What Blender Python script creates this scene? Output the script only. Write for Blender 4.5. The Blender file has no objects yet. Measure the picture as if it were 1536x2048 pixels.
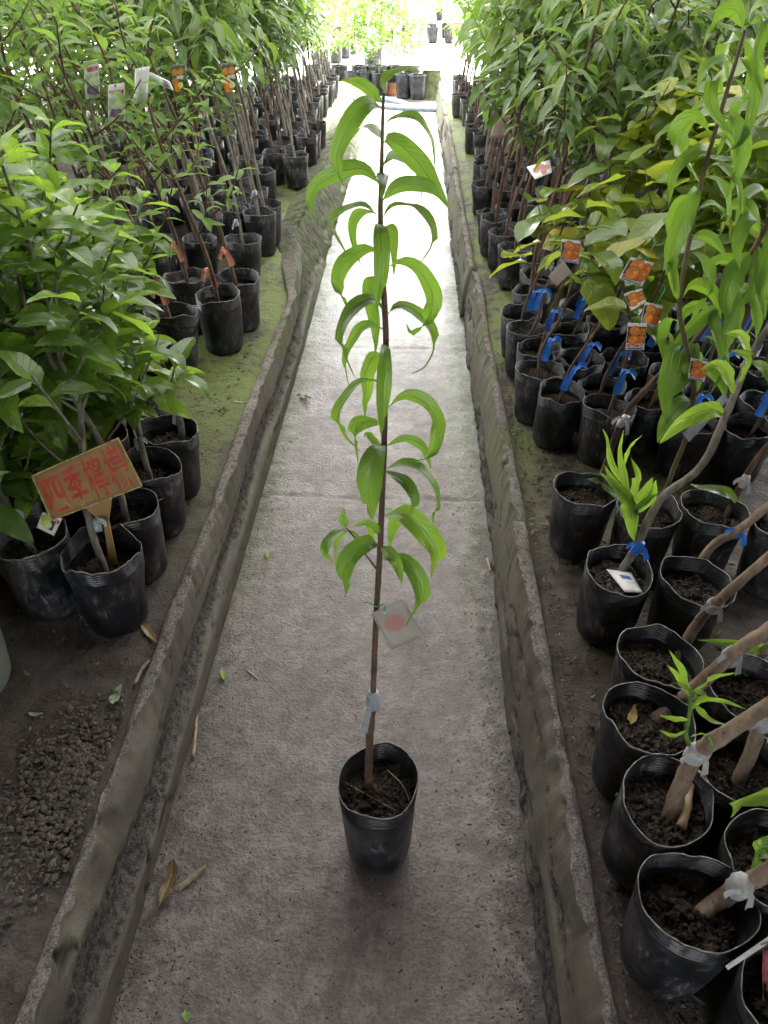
import bpy, math, random
import numpy as np
from mathutils import Vector, Matrix, Euler

random.seed(7)
np.random.seed(7)
SC = bpy.context.scene
COL = SC.collection
R = math.radians

# ------------------------------------------------------------------ camera, sky, sun, exposure
CAM_H, PITCH, YAW, FPX = 1.5, 37.1, 2.13, 1479.0
cam_data = bpy.data.cameras.new('camera')
cam = bpy.data.objects.new('camera', cam_data)
COL.objects.link(cam)
cam.location = (0, 0, CAM_H)
cam.rotation_euler = (R(90 - PITCH), 0, R(YAW))
cam_data.sensor_fit = 'VERTICAL'
cam_data.sensor_height = 36.0
cam_data.sensor_width = 27.0
cam_data.lens = FPX / 2048 * 36.0
cam_data.clip_start = 0.02
cam_data.clip_end = 500
SC.camera = cam

SUN_EL, SUN_AZ = 58.0, 14.0       # azimuth measured from +Y (down the path) towards +X
world = bpy.data.worlds.new('World')
SC.world = world
world.use_nodes = True
wn = world.node_tree
wn.nodes.clear()
sky = wn.nodes.new('ShaderNodeTexSky')
sky.sky_type = 'NISHITA'
sky.sun_disc = False
sky.sun_elevation = R(SUN_EL)
sky.sun_rotation = R(SUN_AZ)
sky.dust_density = 5.0
sky.air_density = 1.5
hs = wn.nodes.new('ShaderNodeHueSaturation')
hs.inputs['Saturation'].default_value = 0.35
bg = wn.nodes.new('ShaderNodeBackground')
bg.inputs['Strength'].default_value = 0.15
wo = wn.nodes.new('ShaderNodeOutputWorld')
wn.links.new(sky.outputs[0], hs.inputs['Color'])
wn.links.new(hs.outputs[0], bg.inputs[0])
wn.links.new(bg.outputs[0], wo.inputs[0])

sun_d = bpy.data.lights.new('sun', 'SUN')
sun_d.energy = 1.5
sun_d.angle = R(12)
sun_d.color = (1.0, 0.96, 0.9)
sun = bpy.data.objects.new('sun', sun_d)
COL.objects.link(sun)
az, el = R(SUN_AZ), R(SUN_EL)
sdir = Vector((math.sin(az) * math.cos(el), math.cos(az) * math.cos(el), math.sin(el)))
sun.rotation_euler = (-sdir).to_track_quat('-Z', 'Y').to_euler()

vs = SC.view_settings
vs.view_transform = 'Standard'
vs.look = 'None'
vs.exposure = 4.3
vs.gamma = 1.0
vs.use_curve_mapping = False

# ------------------------------------------------------------------ pixels of the photograph to rays
CM = Euler(cam.rotation_euler).to_matrix()
EYE = Vector(cam.location)
def ray(px, py):
    return (CM @ Vector((px - 768, -(py - 1024), -FPX))).normalized()
def PZ(px, py, z):
    d = ray(px, py); return EYE + d * ((z - EYE.z) / d.z)
def PYp(px, py, y):
    d = ray(px, py); return EYE + d * ((y - EYE.y) / d.y)
def PN(px, py, p, n):
    d = ray(px, py); return EYE + d * ((p - EYE).dot(n) / d.dot(n))
FWD = CM @ Vector((0, 0, -1))
def mpp(p):                       # metres covered by one photo pixel at a point
    return (p - EYE).dot(FWD) / FPX

# ------------------------------------------------------------------ noise
def _hash(ix, iy, iz, seed):
    n = (ix.astype(np.int64) * 374761393 + iy.astype(np.int64) * 668265263 + iz.astype(np.int64) * 2147483647 + seed * 144665) & 0x7fffffff
    n = ((n ^ (n >> 13)) * 1274126177) & 0x7fffffff
    n = ((n ^ (n >> 16)) * 1911520717) & 0x7fffffff
    return (n & 0xffff) / 65535.0
def vnoise(x, y, z=None, seed=0):
    x = np.asarray(x, float); y = np.asarray(y, float)
    z = np.zeros_like(x) if z is None else np.asarray(z, float)
    ix, iy, iz = np.floor(x), np.floor(y), np.floor(z)
    fx, fy, fz = x - ix, y - iy, z - iz
    fx = fx * fx * (3 - 2 * fx); fy = fy * fy * (3 - 2 * fy); fz = fz * fz * (3 - 2 * fz)
    def h(a, b, c): return _hash(ix + a, iy + b, iz + c, seed)
    def mix(a, b, t): return a + (b - a) * t
    v = mix(mix(mix(h(0,0,0), h(1,0,0), fx), mix(h(0,1,0), h(1,1,0), fx), fy),
            mix(mix(h(0,0,1), h(1,0,1), fx), mix(h(0,1,1), h(1,1,1), fx), fy), fz)
    return v * 2 - 1
def fbm(x, y, z=None, oct=4, seed=0, gain=0.5):
    s = 0; a = 1; t = 0
    for o in range(oct):
        f = 2.0 ** o
        s = s + a * vnoise(np.asarray(x) * f, np.asarray(y) * f, None if z is None else np.asarray(z) * f, seed + o * 17)
        t += a; a *= gain
    return s / t

# ------------------------------------------------------------------ mesh helpers
def new_mesh(name, verts, faces, smooth=True, uv=None, attrs=None, mats=()):
    me = bpy.data.meshes.new(name)
    V = np.asarray(verts, dtype=np.float32).reshape(-1, 3)
    if isinstance(faces, np.ndarray):
        nf, k = faces.shape
        me.vertices.add(len(V)); me.vertices.foreach_set('co', V.ravel())
        me.loops.add(nf * k); me.loops.foreach_set('vertex_index', faces.astype(np.int32).ravel())
        me.polygons.add(nf); me.polygons.foreach_set('loop_start', np.arange(0, nf * k, k, dtype=np.int32))
        me.update(calc_edges=True)
    else:
        me.from_pydata(V.tolist(), [], faces); me.update()
    if smooth:
        me.polygons.foreach_set('use_smooth', np.ones(len(me.polygons), dtype=bool))
    if uv is not None:
        UV = np.asarray(uv, dtype=np.float32)
        li = np.empty(len(me.loops), dtype=np.int32); me.loops.foreach_get('vertex_index', li)
        l = me.uv_layers.new(name='UVMap'); l.data.foreach_set('uv', UV[li].ravel())
    for an, av in (attrs or {}).items():
        a = me.attributes.new(an, 'FLOAT', 'POINT'); a.data.foreach_set('value', np.asarray(av, dtype=np.float32))
    for m in mats: me.materials.append(m)
    return me
def add(name, me, parent=None, mw=None):
    o = bpy.data.objects.new(name, me); COL.objects.link(o)
    if parent is not None: o.parent = parent
    if mw is not None: o.matrix_basis = mw
    return o
def tag(o, label=None, cat=None, group=None, kind=None):
    if label: o['label'] = label
    if cat: o['category'] = cat
    if group: o['group'] = group
    if kind: o['kind'] = kind
    return o
def empty(name, loc):
    o = bpy.data.objects.new(name, None); COL.objects.link(o); o.location = loc
    o.empty_display_size = 0.05
    return o
def gridfaces(nu, nv, closed_v=False):
    i = np.arange(nu - 1)[:, None]; j = np.arange(nv if closed_v else nv - 1)[None, :]
    a = i * nv + j; b = i * nv + (j + 1) % nv; c = (i + 1) * nv + (j + 1) % nv; d = (i + 1) * nv + j
    return np.stack([a, b, c, d], -1).reshape(-1, 4)
def catmull(P, n):
    P = np.asarray([tuple(p) for p in P], float)
    if len(P) == 2:
        t = np.linspace(0, 1, n)[:, None]; return P[0] + (P[1] - P[0]) * t
    d = np.concatenate([[0], np.cumsum(np.linalg.norm(np.diff(P, axis=0), axis=1))])
    Q = np.vstack([2 * P[0] - P[1], P, 2 * P[-1] - P[-2]])
    s = np.linspace(0, d[-1], n); out = np.empty((n, 3))
    for k, u in enumerate(s):
        i = min(max(np.searchsorted(d, u, 'right') - 1, 0), len(P) - 2)
        t = (u - d[i]) / max(d[i + 1] - d[i], 1e-9)
        p0, p1, p2, p3 = Q[i], Q[i + 1], Q[i + 2], Q[i + 3]
        out[k] = 0.5 * ((2 * p1) + (-p0 + p2) * t + (2*p0 - 5*p1 + 4*p2 - p3) * t*t + (-p0 + 3*p1 - 3*p2 + p3) * t**3)
    return out
def tube_vf(pts, radii, sides=8, rough=0.0, seed=0, cap=True):
    P = np.asarray(pts, float); n = len(P)
    T = np.gradient(P, axis=0); T /= np.linalg.norm(T, axis=1)[:, None] + 1e-12
    u = np.cross(T[0], [0.3, 1, 0.2]); u /= np.linalg.norm(u)
    V = np.empty((n, sides, 3)); th = np.linspace(0, 2 * np.pi, sides, endpoint=False)
    rr = np.interp(np.linspace(0, 1, n), np.linspace(0, 1, len(radii)), radii)
    for k in range(n):
        u = u - T[k] * np.dot(u, T[k]); u /= np.linalg.norm(u); w = np.cross(T[k], u)
        r = rr[k] * np.ones(sides)
        if rough: r = r * (1 + rough * vnoise(np.cos(th) * 1.2 + k * 0.45, np.sin(th) * 1.2 + 3.1, np.full(sides, k * 0.6), seed))
        V[k] = P[k] + (np.cos(th)[:, None] * u + np.sin(th)[:, None] * w) * r[:, None]
    F = gridfaces(n, sides, True).tolist()
    if cap:
        F.append(list(range(sides))[::-1]); F.append([(n - 1) * sides + j for j in range(sides)])
    return V.reshape(-1, 3), F
def join_vf(parts):
    V, F, o = [], [], 0
    for v, f in parts:
        V.append(np.asarray(v)); F += [[i + o for i in q] for q in f]; o += len(v)
    return np.vstack(V), F
def tube_obj(name, pts, radii, mat, parent, sides=8, rough=0.0, n=None, seed=0, off=None):
    n = n or max(6, len(pts) * 5)
    c = catmull(pts, n)
    if off is not None: c = c - np.array(off)
    v, f = tube_vf(c, radii, sides, rough, seed)
    return add(name, new_mesh(name, v, f, mats=(mat,)), parent)

# ------------------------------------------------------------------ materials
class NT:
    def __init__(s, name):
        s.m = bpy.data.materials.new(name); s.m.use_nodes = True; s.t = s.m.node_tree; s.t.nodes.clear()
        s.out = s.t.nodes.new('ShaderNodeOutputMaterial')
    def n(s, typ, ins=None, **kw):
        nd = s.t.nodes.new(typ)
        for k, v in kw.items(): setattr(nd, k, v)
        for k, v in (ins or {}).items(): s.set(nd, k, v)
        return nd
    def set(s, nd, k, v):
        i = nd.inputs[k]
        if hasattr(v, 'is_output') or isinstance(v, bpy.types.NodeSocket): s.t.links.new(v, i)
        elif isinstance(v, (tuple, list)) and i.type == 'RGBA' and len(v) == 3: i.default_value = (*v, 1)
        else: i.default_value = v
    def math(s, op, a, b=0.0, c=0.0, clamp=False):
        nd = s.n('ShaderNodeMath', operation=op, use_clamp=clamp); s.set(nd, 0, a); s.set(nd, 1, b)
        if op in ('MULTIPLY_ADD', 'COMPARE', 'SMOOTH_MIN'): s.set(nd, 2, c)
        return nd.outputs[0]
    def mix(s, f, a, b, blend='MIX'):
        nd = s.n('ShaderNodeMix', data_type='RGBA', blend_type=blend); s.set(nd, 0, f); s.set(nd, 6, a); s.set(nd, 7, b)
        return nd.outputs[2]
    def noise(s, vec, scale, detail=4, rough=0.55, dist=0.0):
        nd = s.n('ShaderNodeTexNoise', {'Scale': scale, 'Detail': detail, 'Roughness': rough, 'Distortion': dist})
        if vec is not None: s.set(nd, 'Vector', vec)
        return nd.outputs[0]
    def ramp(s, f, stops, interp='LINEAR'):
        nd = s.n('ShaderNodeValToRGB'); s.set(nd, 0, f); e = nd.color_ramp.elements; nd.color_ramp.interpolation = interp
        while len(e) < len(stops): e.new(0.5)
        for el, (p, c) in zip(e, stops):
            el.position = p; el.color = (*c, 1) if len(c) == 3 else c
        return nd.outputs[0]
    def step(s, f, lo, hi):
        nd = s.n('ShaderNodeMapRange', {'Value': f, 'From Min': lo, 'From Max': hi}, interpolation_type='SMOOTHSTEP'); return nd.outputs[0]
    def bump(s, h, strength, dist=0.01, normal=None):
        nd = s.n('ShaderNodeBump', {'Height': h, 'Strength': strength, 'Distance': dist})
        if normal is not None: s.set(nd, 'Normal', normal)
        return nd.outputs[0]
    def obj(s): return s.n('ShaderNodeTexCoord').outputs['Object']
    def geo(s): return s.n('ShaderNodeNewGeometry').outputs['Position']
    def rnd(s): return s.n('ShaderNodeObjectInfo').outputs['Random']
    def attr(s, name): return s.n('ShaderNodeAttribute', attribute_name=name).outputs['Fac']
    def pbr(s, **k):
        nd = s.n('ShaderNodeBsdfPrincipled')
        for a, v in k.items(): s.set(nd, a.replace('_', ' '), v)
        return nd.outputs[0]
    def end(s, sh):
        s.t.links.new(sh, s.out.inputs[0]); return s.m

def simple(name, col, rough=0.6, var=0.25, scale=30, spec=0.4, bump=0.2):
    t = NT(name); o = t.obj()
    f = t.noise(o, scale)
    c = t.mix(t.step(f, .3, .7), tuple(x * (1 - var) for x in col), tuple(min(1, x * (1 + var)) for x in col))
    return t.end(t.pbr(Base_Color=c, Roughness=rough, Specular_IOR_Level=spec, Normal=t.bump(f, bump, .003)))

def leaf_mat(name, stops, trans, rough=0.36, tmix=0.4, veins=9, spec=0.5):
    t = NT(name)
    uv = t.n('ShaderNodeUVMap').outputs[0]
    sx = t.n('ShaderNodeSeparateXYZ', {0: uv})
    u, v = sx.outputs[0], sx.outputs[1]
    r = t.math('FRACT', t.math('ADD', t.rnd(), t.attr('rnd')))
    base = t.ramp(r, stops)
    tr = t.ramp(r, [(p, tuple(c[i] * 0.35 + trans[i] * 0.65 for i in range(3))) for p, c in stops])
    au = t.math('ABSOLUTE', t.math('SUBTRACT', u, 0.5))
    mid = t.math('SUBTRACT', 1.0, t.step(au, 0.012, 0.04))
    lat = t.math('FRACT', t.math('SUBTRACT', t.math('MULTIPLY', v, float(veins)), t.math('MULTIPLY', au, veins * 0.42)))
    lat = t.math('ABSOLUTE', t.math('SUBTRACT', lat, 0.5))
    latm = t.math('SUBTRACT', 1.0, t.step(lat, 0.0, 0.09))
    mott = t.noise(uv, 5.0, 3)
    base = t.mix(t.math('MULTIPLY', t.step(mott, .35, .75), .45), base, (0.10, 0.16, 0.02), 'MIX')
    vein = t.math('ADD', t.math('MULTIPLY', mid, .55), t.math('MULTIPLY', latm, .32), clamp=True)
    c = t.mix(vein, base, (0.26, 0.36, 0.12))
    spots = t.step(t.noise(t.n('ShaderNodeVectorMath', {0: uv, 1: t.n('ShaderNodeCombineXYZ', {0: t.math('MULTIPLY', r, 37.0), 1: t.math('MULTIPLY', r, 91.0)}).outputs[0]}, operation='ADD').outputs[0], 4.0, 2), .64, .74)
    c = t.mix(t.math('MULTIPLY', spots, .6), c, (0.30, 0.27, 0.05))
    h = t.math('SUBTRACT', t.math('MULTIPLY', mott, .5), t.math('ADD', t.math('MULTIPLY', mid, .6), t.math('MULTIPLY', latm, .35)))
    nb = t.bump(h, 0.7, .003)
    p = t.pbr(Base_Color=c, Roughness=rough, Specular_IOR_Level=spec, Normal=nb)
    tl = t.n('ShaderNodeBsdfTranslucent', {'Color': t.mix(vein, tr, (0.10, 0.16, 0.03)), 'Normal': nb}).outputs[0]
    mx = t.n('ShaderNodeMixShader', {0: tmix}); t.set(mx, 1, p); t.set(mx, 2, tl)
    return t.end(mx.outputs[0])

M = {}
M['lemon'] = leaf_mat('lemon_leaf', [(0, (.028, .072, .020)), (.35, (.055, .135, .026)), (.7, (.11, .23, .032)), (1, (.26, .40, .05))], (.42, .66, .06), .25, .45, 8, .6)
M['peach'] = leaf_mat('peach_leaf', [(0, (.032, .095, .018)), (.4, (.06, .155, .024)), (.75, (.10, .23, .03)), (1, (.19, .31, .03))], (.36, .62, .05), .36, .33, 13, .5)
M['persimmon'] = leaf_mat('persimmon_leaf', [(0, (.035, .085, .022)), (.4, (.075, .15, .025)), (.7, (.15, .23, .03)), (.9, (.27, .30, .03)), (1, (.40, .33, .02))], (.50, .62, .05), .25, .42, 7, .6)
M['plum'] = leaf_mat('plum_leaf', [(0, (.06, .13, .03)), (.5, (.09, .19, .04)), (1, (.17, .27, .05))], (.32, .52, .08), .42, .42, 9, .4)
M['lychee'] = leaf_mat('lychee_leaf', [(0, (.03, .075, .022)), (.5, (.06, .125, .03)), (.85, (.10, .18, .035)), (1, (.26, .27, .03))], (.30, .50, .07), .28, .36, 10, .6)
M['shrub'] = leaf_mat('shrub_leaf', [(0, (.05, .12, .02)), (.5, (.10, .21, .03)), (1, (.22, .34, .05))], (.40, .66, .08), .4, .45, 8, .4)
M['brownleaf'] = leaf_mat('dry_leaf', [(0, (.10, .035, .018)), (1, (.17, .06, .028))], (.2, .08, .03), .42, .15, 9, .5)
M['tanleaf'] = leaf_mat('tan_leaf', [(0, (.30, .19, .07)), (1, (.42, .27, .10))], (.4, .25, .08), .5, .2, 8, .4)
M['greenleaf'] = leaf_mat('fallen_green_leaf', [(0, (.16, .30, .05)), (1, (.22, .36, .06))], (.3, .5, .08), .45, .2, 8, .4)
M['paleleaf'] = leaf_mat('pale_leaf', [(0, (.28, .36, .24)), (1, (.34, .40, .28))], (.3, .4, .2), .45, .2, 8, .4)

def bark(name, a, b, sc=60, rough=.75):
    t = NT(name); o = t.obj()
    mp = t.n('ShaderNodeMapping', {'Vector': o, 'Scale': (1.6, 1.6, .5)}).outputs[0]
    f = t.noise(mp, sc, 5, .6)
    f2 = t.noise(o, 12, 3)
    c = t.mix(t.step(f, .3, .7), a, b)
    c = t.mix(t.math('MULTIPLY', t.step(f2, .45, .65), .6), c, tuple(x * .5 for x in a))
    c = t.mix(t.math('MULTIPLY', t.step(t.noise(o, 90, 3), .62, .70), .7), c, tuple(x * .3 for x in a))
    return t.end(t.pbr(Base_Color=c, Roughness=rough, Specular_IOR_Level=.3, Normal=t.bump(f, .5, .004)))
M['bark_brown'] = bark('reddish_bark', (.07, .042, .027), (.15, .092, .06))
M['bark_tan'] = bark('tan_bark', (.17, .12, .085), (.30, .22, .16))
M['bark_grey'] = bark('grey_bark', (.12, .105, .085), (.24, .21, .17))
M['bark_green'] = bark('green_bark', (.06, .09, .04), (.11, .14, .06))
M['bark_shoot'] = bark('greenish_brown_shoot', (.09, .075, .035), (.15, .12, .06), 40, .55)
M['stem_green'] = bark('green_shoot', (.08, .17, .03), (.13, .24, .05), 40, .5)

# black nursery bag, dusty
t = NT('black_bag_plastic'); o = t.obj(); r = t.rnd()
off = t.n('ShaderNodeVectorMath', {0: o, 1: t.n('ShaderNodeCombineXYZ', {0: t.math('MULTIPLY', r, 31.), 1: t.math('MULTIPLY', r, 17.), 2: 0.0}).outputs[0]}, operation='ADD').outputs[0]
st = t.n('ShaderNodeMapping', {'Vector': off, 'Scale': (1, 1, .3)}).outputs[0]
d1 = t.step(t.noise(off, 13, 5, .65), .38, .66)
d2 = t.step(t.noise(st, 110, 5, .75), .48, .68)
d3 = t.step(t.noise(off, 240, 2), .62, .75)
dust = t.math('ADD', t.math('MULTIPLY', d1, t.math('ADD', t.math('MULTIPLY', d2, .75), .12)), t.math('MULTIPLY', t.math('MULTIPLY', d3, d2), .55), clamp=True)
dust = t.math('MULTIPLY', dust, t.math('ADD', .4, t.math('MULTIPLY', r, .9)))
c = t.mix(dust, (.0055, .006, .009), (.21, .20, .195))
nb = t.bump(t.noise(off, 22, 3), .35, .012)
M['bag'] = t.end(t.pbr(Base_Color=c, Roughness=t.math('ADD', .34, t.math('MULTIPLY', dust, .5)), Specular_IOR_Level=.5, Normal=nb))
M['bag_rim'] = simple('worn_bag_rim', (.15, .145, .14), .5, .5, 90)
M['pot_grey'] = simple('grey_green_pot', (.17, .18, .15), .5, .25, 9)
M['pot_terra'] = simple('orange_pot_band', (.42, .17, .08), .6, .2, 9)

t = NT('potting_soil'); o = t.obj(); f = t.noise(o, 160, 5, .65); f2 = t.noise(o, 35, 3)
wet = t.step(t.rnd(), .25, .95)
c = t.mix(t.step(f, .35, .7), t.mix(wet, (.024, .018, .013), (.075, .062, .049)), t.mix(wet, (.07, .055, .042), (.18, .152, .124)))
c = t.mix(t.math('MULTIPLY', t.step(f2, .5, .7), .5), c, (.018, .014, .011))
M['soil'] = t.end(t.pbr(Base_Color=c, Roughness=.95, Specular_IOR_Level=.2, Normal=t.bump(f, .8, .006)))

# concrete path: wet towards the open end, mossy at the foot of the kerbs
t = NT('wet_concrete'); p = t.geo(); sp = t.n('ShaderNodeSeparateXYZ', {0: p}); X, Y = sp.outputs[0], sp.outputs[1]
n1 = t.noise(p, 2.2, 5, .6); n2 = t.noise(p, 24, 5, .65); n3 = t.noise(p, 130, 4, .6); n4 = t.noise(p, 7, 4, .6)
n5 = t.noise(p, 330, 5, .7); n6 = t.noise(p, 75, 5, .7)
c = t.mix(t.step(n2, .32, .7), (.090, .070, .061), (.192, .158, .146))
c = t.mix(t.math('MULTIPLY', t.step(n1, .4, .65), .55), c, (.095, .078, .064))
c = t.mix(t.math('MULTIPLY', t.step(n3, .50, .64), .5), c, (.045, .037, .031))
c = t.mix(t.math('MULTIPLY', t.step(n6, .56, .66), .6), c, (.035, .029, .024))
c = t.mix(t.math('MULTIPLY', t.step(n5, .57, .70), .4), c, (.26, .235, .215))
c = t.mix(t.math('MULTIPLY', t.step(n4, .52, .72), .45), c, (.21, .19, .175))
n7 = t.noise(p, 3.3, 6, .7, .6)
c = t.mix(t.math('MULTIPLY', t.step(n7, .52, .60), .45), c, (.055, .044, .036))
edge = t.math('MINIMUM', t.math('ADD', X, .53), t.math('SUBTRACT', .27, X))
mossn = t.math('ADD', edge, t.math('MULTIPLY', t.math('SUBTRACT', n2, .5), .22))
moss = t.math('MULTIPLY', t.math('SUBTRACT', 1.0, t.step(mossn, .02, .13)), t.step(Y, .9, 2.4))
c = t.mix(t.math('MULTIPLY', moss, .75), c, t.mix(n3, (.05, .085, .018), (.12, .16, .035)))
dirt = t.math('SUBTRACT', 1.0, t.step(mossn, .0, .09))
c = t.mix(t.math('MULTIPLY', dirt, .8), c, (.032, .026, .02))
wetf = t.math('MULTIPLY', t.step(t.math('ADD', Y, t.math('MULTIPLY', t.math('SUBTRACT', n1, .5), 2.4)), 2.4, 4.2), t.math('SUBTRACT', 1.0, moss))
wetf = t.math('MULTIPLY', wetf, t.step(t.math('ADD', n4, t.math('MULTIPLY', n1, .6)), .62, .95))
rg = t.math('SUBTRACT', t.math('ADD', .30, t.math('MULTIPLY', t.step(n4, .35, .65), .22)), t.math('MULTIPLY', wetf, .13))
nb = t.bump(t.math('ADD', t.math('ADD', t.math('MULTIPLY', n2, .6), t.math('MULTIPLY', n6, .5)), t.math('MULTIPLY', n3, .5)), t.math('SUBTRACT', .5, t.math('MULTIPLY', wetf, .3)), .011)
M['path'] = t.end(t.pbr(Base_Color=c, Roughness=rg, Specular_IOR_Level=.45, Normal=nb))

# soil bed: muddy concrete with moss
t = NT('mossy_bed'); p = t.geo(); sp = t.n('ShaderNodeSeparateXYZ', {0: p}); X, Y = sp.outputs[0], sp.outputs[1]
n1 = t.noise(p, 2.6, 5, .6); n2 = t.noise(p, 22, 5, .65); n3 = t.noise(p, 150, 4, .6)
c = t.mix(t.step(n2, .3, .7), (.036, .029, .023), (.092, .077, .064))
c = t.mix(t.math('MULTIPLY', t.step(n1, .45, .7), .6), c, (.075, .055, .042))
c = t.mix(t.math('MULTIPLY', t.step(n3, .5, .7), .5), c, (.025, .02, .017))
near = t.math('SUBTRACT', 1.0, t.step(t.math('ABSOLUTE', t.math('ADD', X, .13)), .72, 1.15))
mossf = t.math('MULTIPLY', near, t.step(t.math('ADD', t.math('MULTIPLY', n1, 1.0), t.math('MULTIPLY', n2, .5)), .62, .82))
mossf = t.math('MULTIPLY', mossf, t.step(Y, 1.2, 2.6))
mossf = t.math('ADD', mossf, t.math('MULTIPLY', t.step(n1, .58, .7), .25), clamp=True)
c = t.mix(t.math('MULTIPLY', mossf, .85), c, t.mix(n3, (.05, .08, .015), (.16, .20, .045)))
M['bed'] = t.end(t.pbr(Base_Color=c, Roughness=.8, Specular_IOR_Level=.3, Normal=t.bump(t.math('ADD', n2, t.math('MULTIPLY', n3, .5)), .8, .015)))

# kerb: smooth grey-olive plaster, rough broken aggregate where 'worn'
t = NT('worn_kerb_concrete'); p = t.geo(); sp = t.n('ShaderNodeSeparateXYZ', {0: p}); Y = sp.outputs[1]
n1 = t.noise(p, 5, 5, .65); n2 = t.noise(p, 55, 6, .7); n3 = t.noise(p, 230, 4, .65); n4 = t.noise(p, 16, 6, .7)
worn = t.attr('worn'); topf = t.attr('top'); slope = t.attr('slope')
pl = t.mix(t.step(n1, .3, .7), (.085, .076, .058), (.155, .142, .112))
pl = t.mix(t.math('MULTIPLY', t.step(n4, .45, .7), .5), pl, (.06, .052, .042))
pl = t.mix(t.math('MULTIPLY', t.step(n3, .55, .66), .5), pl, (.05, .045, .038))
ag = t.mix(t.step(n2, .38, .62), (.028, .024, .02), (.15, .135, .12))
ag = t.mix(t.math('MULTIPLY', t.step(n3, .52, .62), .5), ag, (.22, .20, .18))
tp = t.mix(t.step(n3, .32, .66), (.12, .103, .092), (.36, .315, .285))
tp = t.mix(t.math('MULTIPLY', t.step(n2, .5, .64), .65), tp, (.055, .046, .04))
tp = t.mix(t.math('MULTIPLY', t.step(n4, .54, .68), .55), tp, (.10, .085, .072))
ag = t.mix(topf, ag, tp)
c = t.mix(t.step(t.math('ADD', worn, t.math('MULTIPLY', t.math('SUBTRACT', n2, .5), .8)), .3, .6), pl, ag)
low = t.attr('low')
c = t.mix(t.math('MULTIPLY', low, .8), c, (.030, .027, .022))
c = t.mix(t.attr('crack'), c, (.015, .013, .011))
ms = t.math('MULTIPLY', t.step(n1, .48, .62), t.step(Y, 1.2, 2.4))
c = t.mix(t.math('MULTIPLY', ms, .6), c, t.mix(n3, (.05, .075, .015), (.13, .16, .04)))
sm = t.mix(t.step(n4, .35, .65), (.05, .047, .036), t.mix(t.step(n1, .35, .6), (.13, .13, .10), (.12, .16, .045)))
c = t.mix(t.math('MULTIPLY', slope, .85), c, sm)
M['kerb'] = t.end(t.pbr(Base_Color=c, Roughness=t.math('ADD', .62, t.math('MULTIPLY', worn, .3)), Specular_IOR_Level=.35,
    Normal=t.bump(t.math('ADD', n2, t.math('MULTIPLY', n3, .8)), t.math('ADD', .35, t.math('MULTIPLY', worn, .65)), .012)))

M['tape_grey'] = simple('grey_grafting_tape', (.30, .33, .36), .38, .15, 60, .5)
M['tape_white'] = simple('white_grafting_tape', (.36, .355, .35), .45, .12, 60, .5)
M['tape_blue'] = simple('blue_tape', (.02, .16, .62), .38, .25, 40, .5)
M['tape_pink'] = simple('pink_tape', (.62, .24, .16), .5, .2, 40, .4)
M['wire'] = simple('green_tie_wire', (.01, .25, .10), .4, .2, 40)
M['hose'] = simple('grey_blue_hose', (.16, .20, .26), .4, .2, 20)
M['card'] = simple('white_tag_card', (.72, .72, .70), .35, .05, 20, .5, .02)
M['cardback'] = simple('faded_tag_back', (.42, .33, .29), .5, .08, 20, .4, .02)
M['cardgreen'] = simple('pale_green_print', (.42, .58, .44), .4, .3, 60, .4, .0)
M['ink_red'] = simple('red_print', (.50, .02, .02), .45, .1, 60)
M['ink_dark'] = simple('dark_print', (.05, .03, .06), .45, .1, 60)
M['ink_blue'] = simple('blue_print', (.08, .12, .35), .45, .1, 60)
M['fruit_orange'] = simple('orange_print', (.72, .22, .03), .35, .25, 60, .5, 0)
M['fruit_dark'] = simple('deep_orange_print', (.58, .15, .02), .35, .25, 60, .5, 0)
M['ink_fruit'] = simple('fruit_outline_print', (.22, .05, .01), .4, .2, 60, .4, 0)
M['fruit_brown'] = simple('brown_orange_print', (.45, .20, .04), .35, .25, 60, .5, 0)
M['fruit_purple'] = simple('purple_print', (.20, .13, .22), .35, .3, 60, .5, 0)
M['fruit_pink'] = simple('pink_print', (.55, .25, .22), .4, .15, 30, .4, 0)
M['fruit_lime'] = simple('lime_print', (.45, .55, .08), .35, .2, 60, .5, 0)
M['fruit_limepale'] = simple('pale_lime_print', (.62, .68, .30), .35, .15, 90, .5, 0)
M['stick'] = simple('dry_stick', (.22, .17, .115), .8, .3, 60)
M['twig'] = simple('pale_straw', (.34, .25, .15), .8, .3, 60)
t = NT('sign_mustard_paint'); o = t.obj(); f = t.noise(o, 9, 4); f2 = t.noise(o, 60, 5, .7)
c = t.mix(t.step(f, .3, .7), (.28, .165, .062), (.36, .225, .09))
c = t.mix(t.math('MULTIPLY', t.step(f2, .60, .66), t.step(f, .5, .6)), c, (.50, .36, .12))
c = t.mix(t.step(f2, .30, .26), c, (.10, .06, .03))
M['sign'] = t.end(t.pbr(Base_Color=c, Roughness=.45, Specular_IOR_Level=.4, Normal=t.bump(f2, .15, .002)))
M['sign_edge'] = simple('chipped_sign_edge', (.42, .33, .16), .6, .4, 120)
t = NT('sign_red_paint'); o = t.obj(); f = t.noise(o, 45, 4)
M['sign_red'] = t.end(t.pbr(Base_Color=t.mix(t.step(f, .3, .75), (.40, .035, .02), (.52, .09, .05)), Roughness=.5))
M['pink_net'] = simple('pink_net', (.70, .22, .26), .5, .2, 200)
M['ground'] = simple('pale_concrete_yard', (.36, .34, .31), .7, .25, 3, .4, .3)
M['roof_metal'] = simple('dark_roof_sheet', (.10, .10, .10), .6, .2, 3)
M['wall'] = simple('grey_wall', (.16, .15, .14), .8, .2, 3)
t = NT('translucent_roof_sheet')
tl = t.n('ShaderNodeBsdfTranslucent', {'Color': (.315, .305, .30, 1)}); df = t.n('ShaderNodeBsdfDiffuse', {'Color': (.35, .35, .34, 1)})
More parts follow.
